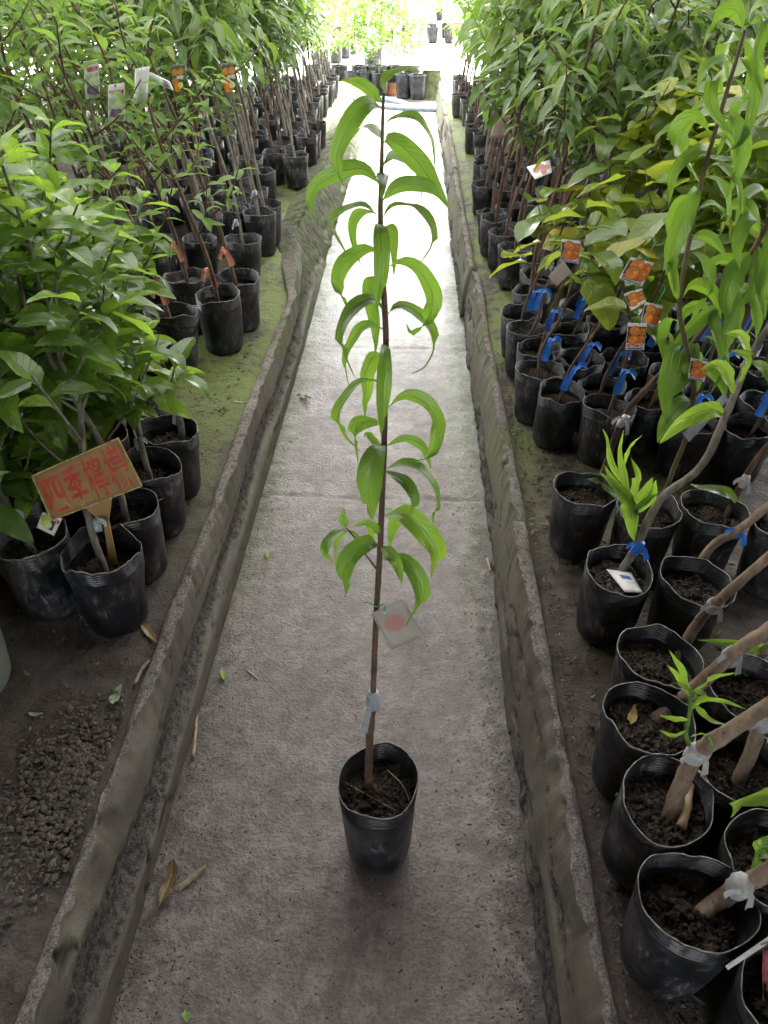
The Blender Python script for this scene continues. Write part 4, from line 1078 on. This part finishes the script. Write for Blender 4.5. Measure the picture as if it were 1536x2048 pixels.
tube_obj('shoot', [PYp(1385, 1500, Y0), PYp(1372, 1470, Y0), PYp(1380, 1420, Y0), PYp(1381, 1375, Y0)], [.004, .003, .0015], M['stem_green'], kk['root'], 7, 0, 16, 0, off)
more_leaves('m', [([(1560,1600),(1520,1590),(1475,1605),(1462,1635)],50,'f'), ([(1590,1700),(1555,1690),(1520,1700),(1500,1745)],50,'f')], 'lemon')
more_leaves('d', [([(1570,1300),(1510,1295),(1450,1285),(1395,1280)],26,'f')], 'lemon')
more_leaves('i', [([(1480,1010),(1450,985),(1400,975),(1380,968)],26,'f')], 'lemon')

# ------------------------------------------------------------------ left bed
LB = Block()
def lput(px, py, sc=1.0, **k):
    x, y = rim_xy(px, py, sc); LB.put(x, y, .0785 * sc, sc=sc, **k)
L0 = [('A', (74, 1076), 'lemon tree in a ridged black bag under the lime slice tag'), ('B', (221, 1078), 'lemon tree in a scuffed grey-streaked bag holding the red lettered sign'),
      ('C', (291, 1002), 'lemon tree in a black bag with one tan leaf fallen on its soil'), ('D', (300, 935), 'lemon tree with a thin weed growing on its soil behind the sign'),
      ('E', (362, 880), 'lemon tree cut to a short stub tied with a grey strip next to the kerb')]
for n_, p, l in L0: lput(*p, 1.1, kind='lemon', nm=n_, label=l, fixed=True)
for p in [(40, 985), (170, 930), (60, 900), (190, 850), (-60, 1000), (-40, 900), (80, 820), (-20, 800), (170, 780), (10, 740), (100, 730), (250, 860), (-90, 820), (200, 720), (-70, 720), (250, 760)]: lput(*p, 1.1, kind='lemon')
for n_, p, l in [('P', (435, 587), 'plum sapling with pink tape and dry orange leaves on its soil'), ('Q', (467, 548), 'plum sapling whose pink tape hangs in two broad ends'), ('S', (379, 552), 'plum sapling with pink tape standing behind the front pink taped ones'), ('T', (338, 622), 'plum sapling with pink tape squeezed in behind the lemon leaves')]:
    lput(*p, 1.2, kind='pink', nm=n_, label=l, fixed=True)
for p in [(484, 472), (538, 424), (477, 412), (503, 398), (543, 405), (385, 470), (333, 475), (410, 430), (614, 306), (558, 302), (585, 293), (518, 342), (470, 350), (430, 355), (662, 270), (640, 262), (690, 240), (500, 315), (600, 262), (290, 560), (300, 500)]:
    lput(*p, 1.1, kind='back')
y = 2.55
while y < 9.4:
    x = -.90 - rng.uniform(0, .04)
    while x > -4.8:
        if in_view(x, y, 1.0, 120) and all(math.hypot(x - a[0], y - a[1]) > .19 for a in LB.items) and not (x > -1.25 and y < 3.4):
            LB.put(x, y, .086, sc=1.1, kind='back')
        x -= rng.uniform(.21, .27) if x > -1.5 else (rng.uniform(.32, .44) if y < 5 else rng.uniform(.42, .6))
    y += rng.uniform(.21, .25) if y < 5 else .29
LB.relax(lambda x, y, r: (min(x, -.592 - r if y < 3.0 else -.70 - r), y))
def before_sign(p):          # no leaf hangs in front of the sign board
    d = CM.transposed() @ (p - EYE); px = 768 + FPX * d.x / -d.z; py = 1024 - FPX * d.y / -d.z
    return 10 < px < 350 and 820 < py < 1150 and p.y < 1.36
LROOT = {}
RK_B = row_rank(LB.items, lambda a: a[3].get('kind') == 'back' and a[0] > -.95)
RK_B2 = row_rank(LB.items, lambda a: a[3].get('kind') == 'back' and -1.15 < a[0] <= -.95)
for it_, (x, y, r, kk, fx) in enumerate(LB.items):
    sc = kk['sc']; base = (x, y, BED + .002); seed = int(abs(x) * 911 + y * 577)
    if kk['kind'] == 'lemon':
        nm = kk.get('nm')
        pd = pot_variant(.0775, PH, 500 + ord(nm), crease_a=.028, rings=26, seg=96, fill=.055 if nm != 'B' else .07, squash=.05, rim=.012 if nm == 'B' else .006) if nm else None
        root, c = potted('lemon_tree', base, kk.get('label', 'leafy young lemon tree in the crowded corner of the left bed'), 'potted sapling', 'lemon trees in the left bed', potdef=pd, scale=sc)
        off = Vector(root.location); LROOT[nm] = (root, c)
        if nm == 'E':
            pts = [PZ(365, 895, c.z - .01)]; Y0 = pts[0].y; pts += [PYp(q[0], q[1], Y0) for q in ((362, 850), (355, 812))]
            tube_obj('trunk', pts, [.0095, .009, .0085], M['bark_grey'], root, 12, .12, 18, 5, off)
            knot(PYp(356, 815, Y0), (-.1, 0, 1), .0085, M['tape_grey'], root, off, [(PYp(335, 800, Y0), .03), (PYp(350, 850, Y0), .012)], 'grafting_tape', .02)
            sh = [PYp(345, 820, Y0), PYp(338, 770, Y0), PYp(325, 720, Y0)]
            tube_obj('shoot', sh, [.004, .003, .002], M['bark_green'], root, 8, 0, 14, 0, off)
            for i, (pl, w) in enumerate([([(338,765),(350,745),(385,740),(412,748)],26), ([(330,730),(300,700),(270,720)],34), ([(325,720),(300,690),(330,680),(360,690)],34), ([(335,760),(310,770),(290,790)],30)]):
                px_leaf(root, pl, w, 'f', M['lemon'], Y0, off, 5 + i * 1.3)
            continue
        h = {'A': .5, 'B': .62, 'C': .62, 'D': .55}.get(nm, rng.uniform(.52, .8))
        lean = {'A': (-.10, .02), 'B': (-.07, .24), 'C': (-.13, .06), 'D': (-.08, .05)}.get(nm, (rng.uniform(-.08, .06), rng.uniform(-.04, .08)))
        plant_on(root, c, 'lemon', h, lean, seed, leaves=54 if nm else 104, spread=.27, first=.36 if nm else .12, r0=.0085, bark_='bark_grey' if nm else 'bark_green', lsc=1.12, droop=.0, nbr=6 if nm else 9, skip=before_sign)
        if not nm and y < 2.0:
            o_ = np.array(c - root.location)
            for b_ in range(4):
                an = -1.2 + b_ * .8 + rng.uniform(-.3, .3) - .6
                e_ = np.array([math.cos(an) * .2, math.sin(an) * .2, .16 + .05 * b_])
                cv = catmull([(0, 0, .08 + .04 * b_), e_ * .55 + np.array([0, 0, .06]), e_], 9)
                v_, f_ = tube_vf(cv + o_, [.003, .0016], 6); add('branch', new_mesh('branch', v_, f_, mats=(M['bark_green'],)), root)
                rl = random.Random(seed + b_)
                for p_, tg_, i_ in crown_points(None, [(cv, 1.0)], 8, rl, .35):
                    pw = Vector(p_ + o_) + root.location
                    if not before_sign(pw): add('leaf', LEAF['lemon'][rl.randrange(4)], root, leaf_matrix(Vector(p_ + o_), tg_, i_, rl, .1, rl.uniform(.8, 1.25)))
        if nm:
            q = c + Vector((lean[0] * .18, lean[1] * .18, .115))
            knot(q, (lean[0], lean[1], h), .0078, M['tape_grey'], root, off, [(q + Vector((.03, -.012, .012)), .014)], 'grafting_tape', .03)
    elif kk['kind'] == 'pink':
        root, c = potted('plum_sapling', base, kk['label'], 'potted sapling', 'pink taped plum saplings', scale=sc)
        off = Vector(root.location); LROOT[kk['nm']] = (root, c)
        lean = (-.22 - rng.uniform(0, .1), .05); h = 1.0
        plant_on(root, c, 'plum', h, lean, seed, leaves=60, spread=.3, first=.3, r0=.0085)
        q = c + Vector((lean[0] * .12, lean[1] * .12, .16))
        knot(q, (lean[0], lean[1], h), .0085, M['tape_pink'], root, off, [(q + Vector((.028, -.014, -.06)), .026), (q + Vector((-.02, -.014, -.035)), .018)], 'tape', .026)
    else:
        left = x < -1.15 and y < 4.6
        sp = 'plum' if left or rng.random() < .35 else ('shrub' if rng.random() < .45 else 'lychee')
        if x < -2.6: sp = 'shrub'
        h = rng.uniform(.95, 1.3) if y < 8 else rng.uniform(.8, 1.1)
        lean = (rng.uniform(-.32, -.10), rng.uniform(-.03, .08))
        lab, grp, nme = {'plum': ('slender plum sapling with light green leaves in the left bed', 'plum saplings in the left bed', 'plum_sapling'),
                    'shrub': ('bushy light green sapling standing in the left bed', 'bushy saplings in the left bed', 'bushy_sapling'),
                    'lychee': ('bare stemmed mango sapling with a drooping top in the left bed', 'mango saplings in the left bed', 'mango_sapling')}[sp]
        bare = sp != 'plum'
        if it_ in RK_B: lab = '%s bag beyond the pink taped ones in the row by the mossy slope' % RK_B[it_]
        elif it_ in RK_B2: lab = '%s bag in the second row back from the mossy slope' % RK_B2[it_]
        if y < 4.0:
            root, c = potted(nme, base, lab, 'potted sapling', grp, scale=sc)
            plant_on(root, c, sp, h, lean, seed, leaves=100 if sp == 'plum' else 84, lsc=1.15, r0=rng.uniform(.0065, .010), bark_='bark_grey' if bare else None, first=.6 if bare else .3, spread=.3)
            if bare:
                q = c + Vector((lean[0] * .08, lean[1] * .08, .13)); knot(q, (lean[0], lean[1], h), .0085, M['tape_grey'], root, Vector(root.location), [(q + Vector((-.02, -.01, -.03)), .01)], 'grafting_tape', .03)
        else:
            far_plant(nme, base, sp, round(h, 1), (-.2, .02), rng.randrange(3), lab, 'potted sapling', grp, leaves=110, r0=.009, scale=sc, lsc=1.3, spread=.32, first=.55 if bare else None, bark_='bark_grey' if bare else None)

rd, cd = LROOT['D']
for a_, b_, c_ in (((318, 925), (326, 905), (340, 882)), ((312, 925), (311, 905), (316, 890))):
    q0 = PZ(*a_, cd.z); tube_obj('weed', [q0, PYp(*b_, q0.y), PYp(*c_, q0.y)], [.0012, .0006], M['stem_green'], rd, 5, 0, 10, 0, Vector(rd.location))
# grey-green pot at the edge of the bed
gp = pot_variant(.11, .30, 777, fill=.06, squash=.02)
gp[0].materials[0] = M['pot_grey']
b = PZ(-62, 1372, BED)
root, c = potted('large_pot', (b.x, b.y, BED + .003), 'large grey-green pot on bare soil in front of the lemon trees', 'potted sapling', potdef=gp)
plant_on(root, c, 'lemon', .5, (-.1, .02), 3, leaves=30)

# ------------------------------------------------------------------ hand painted sign: 四季檸檬
rb, cb = LROOT['B']
foot = PZ(226, 1126, cb.z)
nrm = Vector((.10, -1, .10)).normalized()
pp = foot + Vector((0, -.02, 0))
quad = [PN(x, y, pp, nrm) for x, y in ((64, 952), (236, 876), (284, 972), (104, 1040))]
k = Card('plant_sign', 'mustard coloured board with four red painted characters on a flat stake', 'sign', None, quad, M['sign'], th=.004)
k.card.name = 'board'
k.text('四', .035, .16, .255, .90, M['sign_red'], .028, .0012); k.text('季', .285, .10, .485, .92, M['sign_red'], .024, .0012)
k.text('檸', .515, .09, .725, .94, M['sign_red'], .011, .0012); k.text('檬', .75, .07, .965, .94, M['sign_red'], .011, .0012)
for (u0, v0, u1, v1) in ((-.005, -.012, 1.005, .012), (-.005, .988, 1.005, 1.012), (-.007, .0, .008, 1.0), (.992, .0, 1.007, 1.0)):
    k.rect(u0, v0, u1, v1, M['sign_edge'], 'edge', .0009)
sk = [PN(x, y, pp, nrm) for x, y in ((168, 1018), (222, 1000), (216, 1046), (233, 1130), (218, 1136), (206, 1050))]
V = []
for dz in (-.005, -.011):
    V += [tuple(p - k.o + nrm * dz) for p in sk]
F = [[0, 1, 2, 5], [5, 2, 3, 4], [11, 8, 7, 6], [10, 9, 8, 11]] + [[i, i + 6, (i + 1) % 6 + 6, (i + 1) % 6] for i in range(6)]
add('stake', new_mesh('stake', V, F, smooth=False, mats=(M['sign'],)), k.root)

# lime tag by the sign
k = Card('plant_tag', 'small white tag printed with lime slices hanging behind the red lettered sign', 'tag', 'printed fruit tags', [PN(x, y, pp - nrm * .018, nrm) for x, y in ((85, 1024), (124, 1038), (108, 1072), (73, 1055))], M['card'])
k.rect(.5, .25, .8, .8, simple('lime_leaf_print', (.04, .07, .03), .4, .3, 60, .4, 0)); k.disc(.30, .30, .26, M['fruit_lime']); k.disc(.42, .55, .28, M['fruit_lime'], lift=.0015); k.disc(.42, .55, .23, M['fruit_limepale'], lift=.002)
k.text('檸檬', .72, .10, .96, .34, M['ink_red'], .03); k.tie(.3, .04, k.c[0] + Vector((.01, .01, .04)))

# hanging tags
tag_plum([(167, 123), (196, 118), (200, 194), (172, 199)], 2.9, 'plum tag with purple fruit hanging above its twin, nearer the far corner of the bed')
tag_plum([(216, 170), (249, 165), (251, 242), (217, 244)], 2.8, 'plum tag with purple fruit hanging beside the blank white card')
tag_plain([(270, 138), (299, 132), (294, 200), (267, 209)], 2.75, 'blank white card hanging among the plum branches', 'card', bend=.01)
k = tag_plain([(298, 143), (340, 163), (348, 182), (298, 160)], 2.85, 'slanted pale green strip tag next to the blank white card', 'card', (0, .03, .03, 0))
k.rect(.05, .1, .95, .9, M['cardgreen']); k.rect(.62, .15, .85, .85, M['fruit_purple'], lift=.001)
tag_orange([(343, 130), (370, 127), (368, 180), (345, 182)], 3.2, 'dark narrow tag with brown oranges hanging next to the pale green strip tag')
tag_orange([(443, 127), (471, 124), (474, 180), (443, 182)], 3.2, 'dark wide tag with brown oranges and a cut orange slice')
tag_plain([(992, 229), (1027, 230), (1015, 277), (979, 276)], 4.3, 'upright faded tan tag hanging over the lychee bags', 'cardback', bend=.006)
tag_plain([(1017, 266), (1042, 268), (1038, 299), (999, 311)], 4.1, 'slanted faded tan tag under the upright one', 'cardback', (0, .02, .02, 0))
k = tag_plain([(1053, 334), (1100, 319), (1104, 345), (1070, 359)], 3.4, 'white tag with pink lychee fruit lying tilted on the stems', 'card', (0, 0, -.06, -.06))
for u, v, r in ((.3, .45, .17), (.55, .35, .16), (.6, .7, .16), (.8, .5, .15)): k.disc(u, v, r, M['fruit_pink'])
tag_persimmon([(1262, 514), (1308, 526), (1284, 573), (1238, 557)], 1.62, 'tilted tag of four persimmons and red letters between broad leaves')
tag_persimmon([(1247, 588), (1284, 577), (1292, 604), (1262, 622)], 1.72, 'half hidden persimmon tag just under the tilted one', text=False)
tag_persimmon([(1290, 604), (1326, 612), (1314, 660), (1281, 646)], 1.70, 'persimmon tag hanging behind the brown stem')
tag_persimmon([(1256, 646), (1294, 647), (1288, 700), (1251, 699)], 1.66, 'lowest persimmon tag with red letters over blue print, right above the blue bows')
tag_persimmon([(1124, 478), (1162, 482), (1156, 528), (1120, 522)], 2.05, 'persimmon tag next to the rearmost blue tape')
tag_persimmon([(1382, 716), (1418, 724), (1408, 764), (1376, 756)], 1.5, 'persimmon tag half covered by long peach leaves')
tag_plain([(1097, 553), (1126, 519), (1143, 545), (1113, 573)], 1.95, 'folded brown tag back beside the blue tape', 'cardback')
tag_plain([(1366, 868), (1448, 787), (1457, 800), (1378, 884)], 1.42, 'long grey strip tag tied with green wire to the peach sapling', 'tape_grey', bend=.006)

# ------------------------------------------------------------------ far end: hose, pots, bright shrubs
def gp3(px, py, z=.012): return PZ(px, py, z)
tube_obj('hose', [gp3(560, 190), gp3(690, 196), gp3(740, 210), gp3(800, 218), gp3(890, 221), gp3(1000, 222)], [.045, .045], M['hose'], None, 10, 0, 60)
tag(bpy.data.objects['hose'], 'straight grey-blue hose across the far end of the path', 'hose', 'hoses')
tube_obj('hose', [gp3(560, 210), gp3(700, 203), gp3(760, 199), gp3(800, 206), gp3(830, 216), gp3(900, 213), gp3(1010, 212)], [.042, .042], M['hose'], None, 10, 0, 60)
tag(bpy.data.objects['hose.001'], 'looping grey-blue hose crossing behind the straight one', 'hose', 'hoses')
bigpot = [pot_variant(.115, .28, 900 + i, fill=.05, squash=.02) for i in range(3)]
terra = pot_variant(.115, .28, 930, fill=.05, squash=.02)
me = terra[0]; me.materials[1] = M['pot_terra']
mi = np.array([1 if p.center.z < .15 else 0 for p in me.polygons], dtype=np.int32); me.polygons.foreach_set('material_index', mi)
for i, (px, py, tr) in enumerate([(707, 190, 1), (733, 190, 1), (760, 192, 0), (783, 189, 1), (808, 196, 0), (836, 198, 0), (655, 185, 0), (630, 182, 0), (720, 176, 0), (750, 176, 0), (790, 176, 0), (822, 178, 0), (680, 176, 0)]):
    b = PZ(px, py, 0)
    far_plant('bushy_sapling', (b.x, b.y, -.008), 'shrub', 1.0, (.02, .02), i % 3, 'sunlit bushy sapling in an orange banded pot beyond the hose' if tr else 'sunlit bushy sapling in a grey pot beyond the hose', 'potted sapling', 'sunlit orange banded pots' if tr else 'sunlit grey pots', potdef=terra if tr else bigpot[i % 3], leaves=130, scale=1.0, first=.15, spread=.34, lsc=1.2)
yard = [(x, 11.6 + .75 * j + rng.uniform(-.15, .15)) for j in range(8) for x in (-3.1, -2.2, -1.3, -.5, 1.75, 2.5, 3.4)]
for i, (x, y) in enumerate(yard):
    x += rng.uniform(-.2, .2)
    if x > -.9 and y > 14: continue
    far_plant('bushy_sapling', (x, y, -.008), 'shrub', [1.1, 1.3][i % 2], (.02, .03), i % 3, 'sunlit leafy sapling in the open yard behind the path', 'potted sapling', 'saplings in the open yard', potdef=bigpot[i % 3], leaves=190, spread=.42, nbr=11, first=.06, lsc=1.25)
for i in range(46):
    x = -5 + (i % 23) * .48 + rng.uniform(-.12, .12); y = 18.2 + 1.1 * (i // 23) + rng.uniform(-.2, .2)
    far_plant('bushy_sapling', (x, y, -.008), 'shrub', 1.2, (.02, .03), 3 + i % 3, 'sunlit sapling in the row closing the far yard', 'potted sapling', 'far row of saplings', potdef=bigpot[i % 3], leaves=190, spread=.42, nbr=11, first=.12, lsc=1.3)
for i in range(26):
    x = -11 + i * .9 + rng.uniform(-.2, .2); y = 23 + rng.uniform(0, 3)
    far_plant('yard_tree', (x, y, -.008), 'shrub', 3.2, (.1, .1), i % 2, 'tall leafy tree closing the yard behind the nursery', 'tree', 'trees behind the yard', potdef=bigpot[i % 3], leaves=520, spread=1.3, nbr=18, r0=.035, lsc=2.0, first=.02)
# mossy stone block next to the far pots
b = PZ(862, 196, 0)
bm = np.random.RandomState(4); V = []; 
for i in range(9):
    for j in range(18):
        a = j / 18 * 6.283; ca, sa = math.cos(a), math.sin(a)
        q = 1 / max(abs(ca), abs(sa)) ** .85
        V.append((ca * .13 * q * (1 - .12 * (i / 8) ** 4), sa * .11 * q, .33 * i / 8))
V = np.array(V); V[:, :2] *= (1 + .06 * vnoise(V[:, 0] * 14, V[:, 1] * 14, V[:, 2] * 14, 5))[:, None]
F = gridfaces(9, 18, True)[:, ::-1].tolist(); F.append(list(range(8 * 18, 9 * 18))[::1]); F.append(list(range(18))[::-1])
o = add('stone_block', new_mesh('stone_block', V, F, mats=(simple('mossy_stone', (.11, .12, .06), .9, .5, 14, .3, .6),)))
o.location = (b.x, b.y, -.01); tag(o, 'mossy stone block beside the far pots', 'stone')
# ------------------------------------------------------------------ fallen leaves, sticks, litter
def fallen(label, px, z, w, mat, kind='ovate', lift=.004, curl=.010, cat='fallen leaf', name='fallen_leaf', seed=0, group=None):
    n = len(px); pts = []
    for i, (x, y) in enumerate(px):
        t = i / (n - 1); pts.append(PZ(x, y, z + lift + curl * (2 * t - 1) ** 2))
    d = (pts[-1] - pts[0]).normalized(); wv = d.cross(Vector((0, 0, 1)))
    root_loc = Vector(pts[n // 2])
    o = ribbon_leaf(pts, w, wv, M[mat], None, root_loc, kind, .3, .12, 13, seed, name)
    o.location = root_loc; tag(o, label, cat, group); return o
def stick(label, px, z, r, mat='stick', lift=None, group=None, rough=.3):
    pts = [PZ(x, y, z + (r if lift is None else lift)) for x, y in px]; L = Vector(pts[0])
    o = tube_obj('stick', pts, [r, r * .9, r * .75], M[mat], None, 8, rough, 12, 3, L); o.location = L
    return tag(o, label, 'stick', group)
fallen('pointed red-brown dry leaf lying at the foot of the left kerb', [(347, 1716), (338, 1765), (318, 1814)], 0, .032, 'brownleaf', lift=.006)
stick('stubby grey stick lying beside the red-brown leaf', [(357, 1778), (385, 1755), (411, 1733)], 0, .0055)
stick('flat tan strip of dry stalk along the left kerb foot', [(387, 1512), (391, 1470), (394, 1425)], 0, .004, 'twig')
stick('thin reddish twig along the right kerb foot', [(1022, 1502), (1027, 1475), (1030, 1440)], 0, .003, 'twig')
stick('short pale twig on the path near the right kerb', [(974, 1117), (980, 1142)], 0, .004, 'twig')
stick('crooked pale twig lying on the left bed', [(270, 1368), (283, 1340), (299, 1322)], BED, .005)
stick('pointed brown splinter on the path beyond the green scraps', [(495, 1340), (515, 1358)], 0, .0025, 'twig')
fallen('small green leaf scrap in the middle of the path', [(532, 1098), (536, 1118)], 0, .012, 'greenleaf', curl=.004)
fallen('curled green leaf scrap near the left kerb foot', [(443, 1336), (450, 1363)], 0, .014, 'greenleaf', curl=.006)
fallen('green leaf end at the very start of the path', [(370, 2020), (376, 2046)], 0, .013, 'greenleaf', curl=.003)
fallen('curled dark brown leaf on the wet path', [(592, 790), (605, 793), (622, 797)], 0, .03, 'brownleaf', curl=.014)
fallen('pale green leaf standing curled on the bare left bed', [(225, 1408), (232, 1392), (243, 1368)], BED, .026, 'paleleaf', curl=.012)
fallen('pale leaf on the mossy strip of the left bed', [(468, 802), (482, 805), (498, 802)], BED, .014, 'paleleaf', curl=.003)
fallen('white petal-like leaf on the dark soil', [(57, 1425), (70, 1430), (88, 1426)], BED, .012, 'paleleaf', curl=.004)
fallen('dark wet leaf lying under the lemon bags', [(282, 1246), (298, 1265), (315, 1285)], BED, .022, 'brownleaf', curl=.006)
cC = LROOT['C'][1]
fallen('tan leaf resting on the soil of a lemon bag', [(298, 995), (312, 1004), (328, 996)], cC.z, .016, 'tanleaf', curl=.008, lift=.012)
fallen('tan leaf resting on the soil of a stock plant', [(1262, 1448), (1266, 1428), (1270, 1408)], byn['c']['c'].z, .018, 'tanleaf', lift=.014)
fallen('yellow curled leaf hanging over a bag rim beside the kerb', [(1175, 958), (1205, 968), (1238, 1002)], byn['g']['c'].z + .02, .03, 'persimmon', lift=.012, curl=.012)
cP = LROOT['P'][1]
fallen('orange dry leaf on the soil among pink tape', [(440, 588), (452, 586), (462, 596)], cP.z, .035, 'tanleaf', lift=.012)
fallen('green leaf on the soil among pink tape', [(405, 598), (412, 590), (420, 600)], cP.z, .035, 'greenleaf', lift=.012)
stick('curled dry bark strip standing against a stock trunk', [(1362, 1655), (1375, 1610), (1384, 1560)], byn['b']['c'].z, .008, 'twig', lift=.012)
# torn white tag in a bag, flat stake and pink net at the corner
ce = byn['e']['c']
k = Card('torn_tag', 'torn white tag with blue print lying on soil in a bag', 'tag', None, [PZ(x, y, ce.z + .014) for x, y in ((1212, 1138), (1262, 1145), (1286, 1186), (1250, 1184))], M['card'], bend=.004)
k.rect(.35, .25, .8, .45, M['ink_blue']); k.rect(.45, .55, .85, .65, M['cardgreen'])
nb = byn['n']
q = PZ(1452, 1935, nb['c'].z + .06)
V = [PZ(x, y, nb['c'].z + .05 + dz) for dz in (0, .004) for x, y in ((1450, 1932), (1456, 1940), (1575, 1862), (1570, 1850))]
o = add('flat_stake', new_mesh('flat_stake', [tuple(p - V[0]) for p in V], [(0, 1, 2, 3)[::-1], (4, 5, 6, 7), (0, 1, 5, 4), (1, 2, 6, 5), (2, 3, 7, 6), (3, 0, 4, 7)], smooth=False, mats=(M['tape_white'],))); o.location = V[0]
tag(o, 'flat pale stake lying across the bag with pink net', 'stake')
V = [PZ(1505 + 45 * math.sin(j * .5 + 2) * .5 + j * 9, 1885 + i * 18, nb['c'].z + .03 - .004 * i + .006 * math.sin(i * 1.3 + j)) for i in range(9) for j in range(8)]
o = add('pink_net', new_mesh('pink_net', [tuple(p - V[0]) for p in V], gridfaces(9, 8), mats=(M['pink_net'],))); o.location = V[0]; tag(o, 'crumpled pink net bundled in the last bag by the kerb', 'net')

def crumbs(name, n, area, zf, smin, smax, mat, label, flat=1.0, seed=0):
    rs = np.random.RandomState(seed)
    base = np.array([(1,0,0),(-1,0,0),(0,1,0),(0,-1,0),(0,0,1),(0,0,-1)], float)
    fb = np.array([(0,2,4),(2,1,4),(1,3,4),(3,0,4),(2,0,5),(1,2,5),(3,1,5),(0,3,5)])
    XY = area(rs, n); n = len(XY)
    s = smin + (smax - smin) * rs.rand(n) ** 3
    a = rs.rand(n) * 6.283; el = .5 + rs.rand(n, 1) * 1.2
    V = base[None] * (.7 + .6 * rs.rand(n, 6, 1)) * s[:, None, None]
    V[:, :, 0] *= el * (2.2 if flat < .5 else 1); V[:, :, 2] *= flat
    c, sn = np.cos(a)[:, None], np.sin(a)[:, None]
    x = V[:, :, 0] * c - V[:, :, 1] * sn; y = V[:, :, 0] * sn + V[:, :, 1] * c
    V = np.stack([x + XY[:, :1], y + XY[:, 1:2], V[:, :, 2] + (zf(XY[:, 0], XY[:, 1]) + s * flat * .3)[:, None]], -1).reshape(-1, 3)
    F = (fb[None] + (np.arange(n) * 6)[:, None, None]).reshape(-1, 3)
    return tag(add(name, new_mesh(name, V, F, smooth=False, attrs={'rnd': np.repeat(rs.rand(n), 6)}, mats=(mat,))), label, 'litter', kind='stuff')
t = NT('dark_litter'); a = t.attr('rnd')
M['litter'] = t.end(t.pbr(Base_Color=t.ramp(a, [(0, (.02, .016, .012)), (.6, (.06, .045, .03)), (.9, (.14, .10, .06)), (1, (.22, .18, .12))]), Roughness=.9))
def a_path(rs, n):
    y = .3 + 3.8 * rs.rand(n) ** 1.6; e = rs.rand(n)
    x = np.where(e < .40, -.53 + .785 * rs.rand(n), np.where(e < .72, -.52 + np.abs(rs.randn(n)) * .06, .255 - np.abs(rs.randn(n)) * .045))
    return np.stack([x, y], -1)
crumbs('leaf_litter', 15000, a_path, path_z, .0003, .0021, M['litter'], 'fine dark leaf litter and grit strewn over the concrete path', .3, 2)
def a_lb(rs, n):
    y = .3 + 2.6 * rs.rand(n) ** 1.3; x = -.63 - 1.1 * rs.rand(n) ** 1.5
    return np.stack([x, y], -1)
crumbs('soil_grit', 5000, a_lb, bed_z, .001, .005, M['litter'], 'fine soil grit scattered over the left bed', .45, 5)
def a_rb(rs, n):
    y = .3 + 2.6 * rs.rand(n) ** 1.2; x = .35 + .5 * rs.rand(n) ** 1.6
    return np.stack([x, y], -1)
crumbs('soil_grit', 4000, a_rb, bed_z, .001, .005, M['litter'], 'fine soil grit scattered over the right bed', .45, 6)
def a_heap(rs, n):
    g = np.array([tuple(PZ(x, y, BED))[:2] for x, y in ((150, 1520), (185, 1600), (110, 1620))])
    c = g[rs.randint(0, 3, n)]
    q = c + rs.randn(n, 2) * np.array([.055, .075]); return q[q[:, 0] < -.575]
def heap_z(x, y):
    g = PZ(155, 1560, BED); return bed_z(x, y) + .012 * np.exp(-((x - g.x) ** 2 + (y - g.y) ** 2) / .006)
crumbs('soil_crumbs', 2600, a_heap, heap_z, .003, .0085, M['soil'], 'spilled round crumbs of dark potting soil on the left bed', .8, 9)
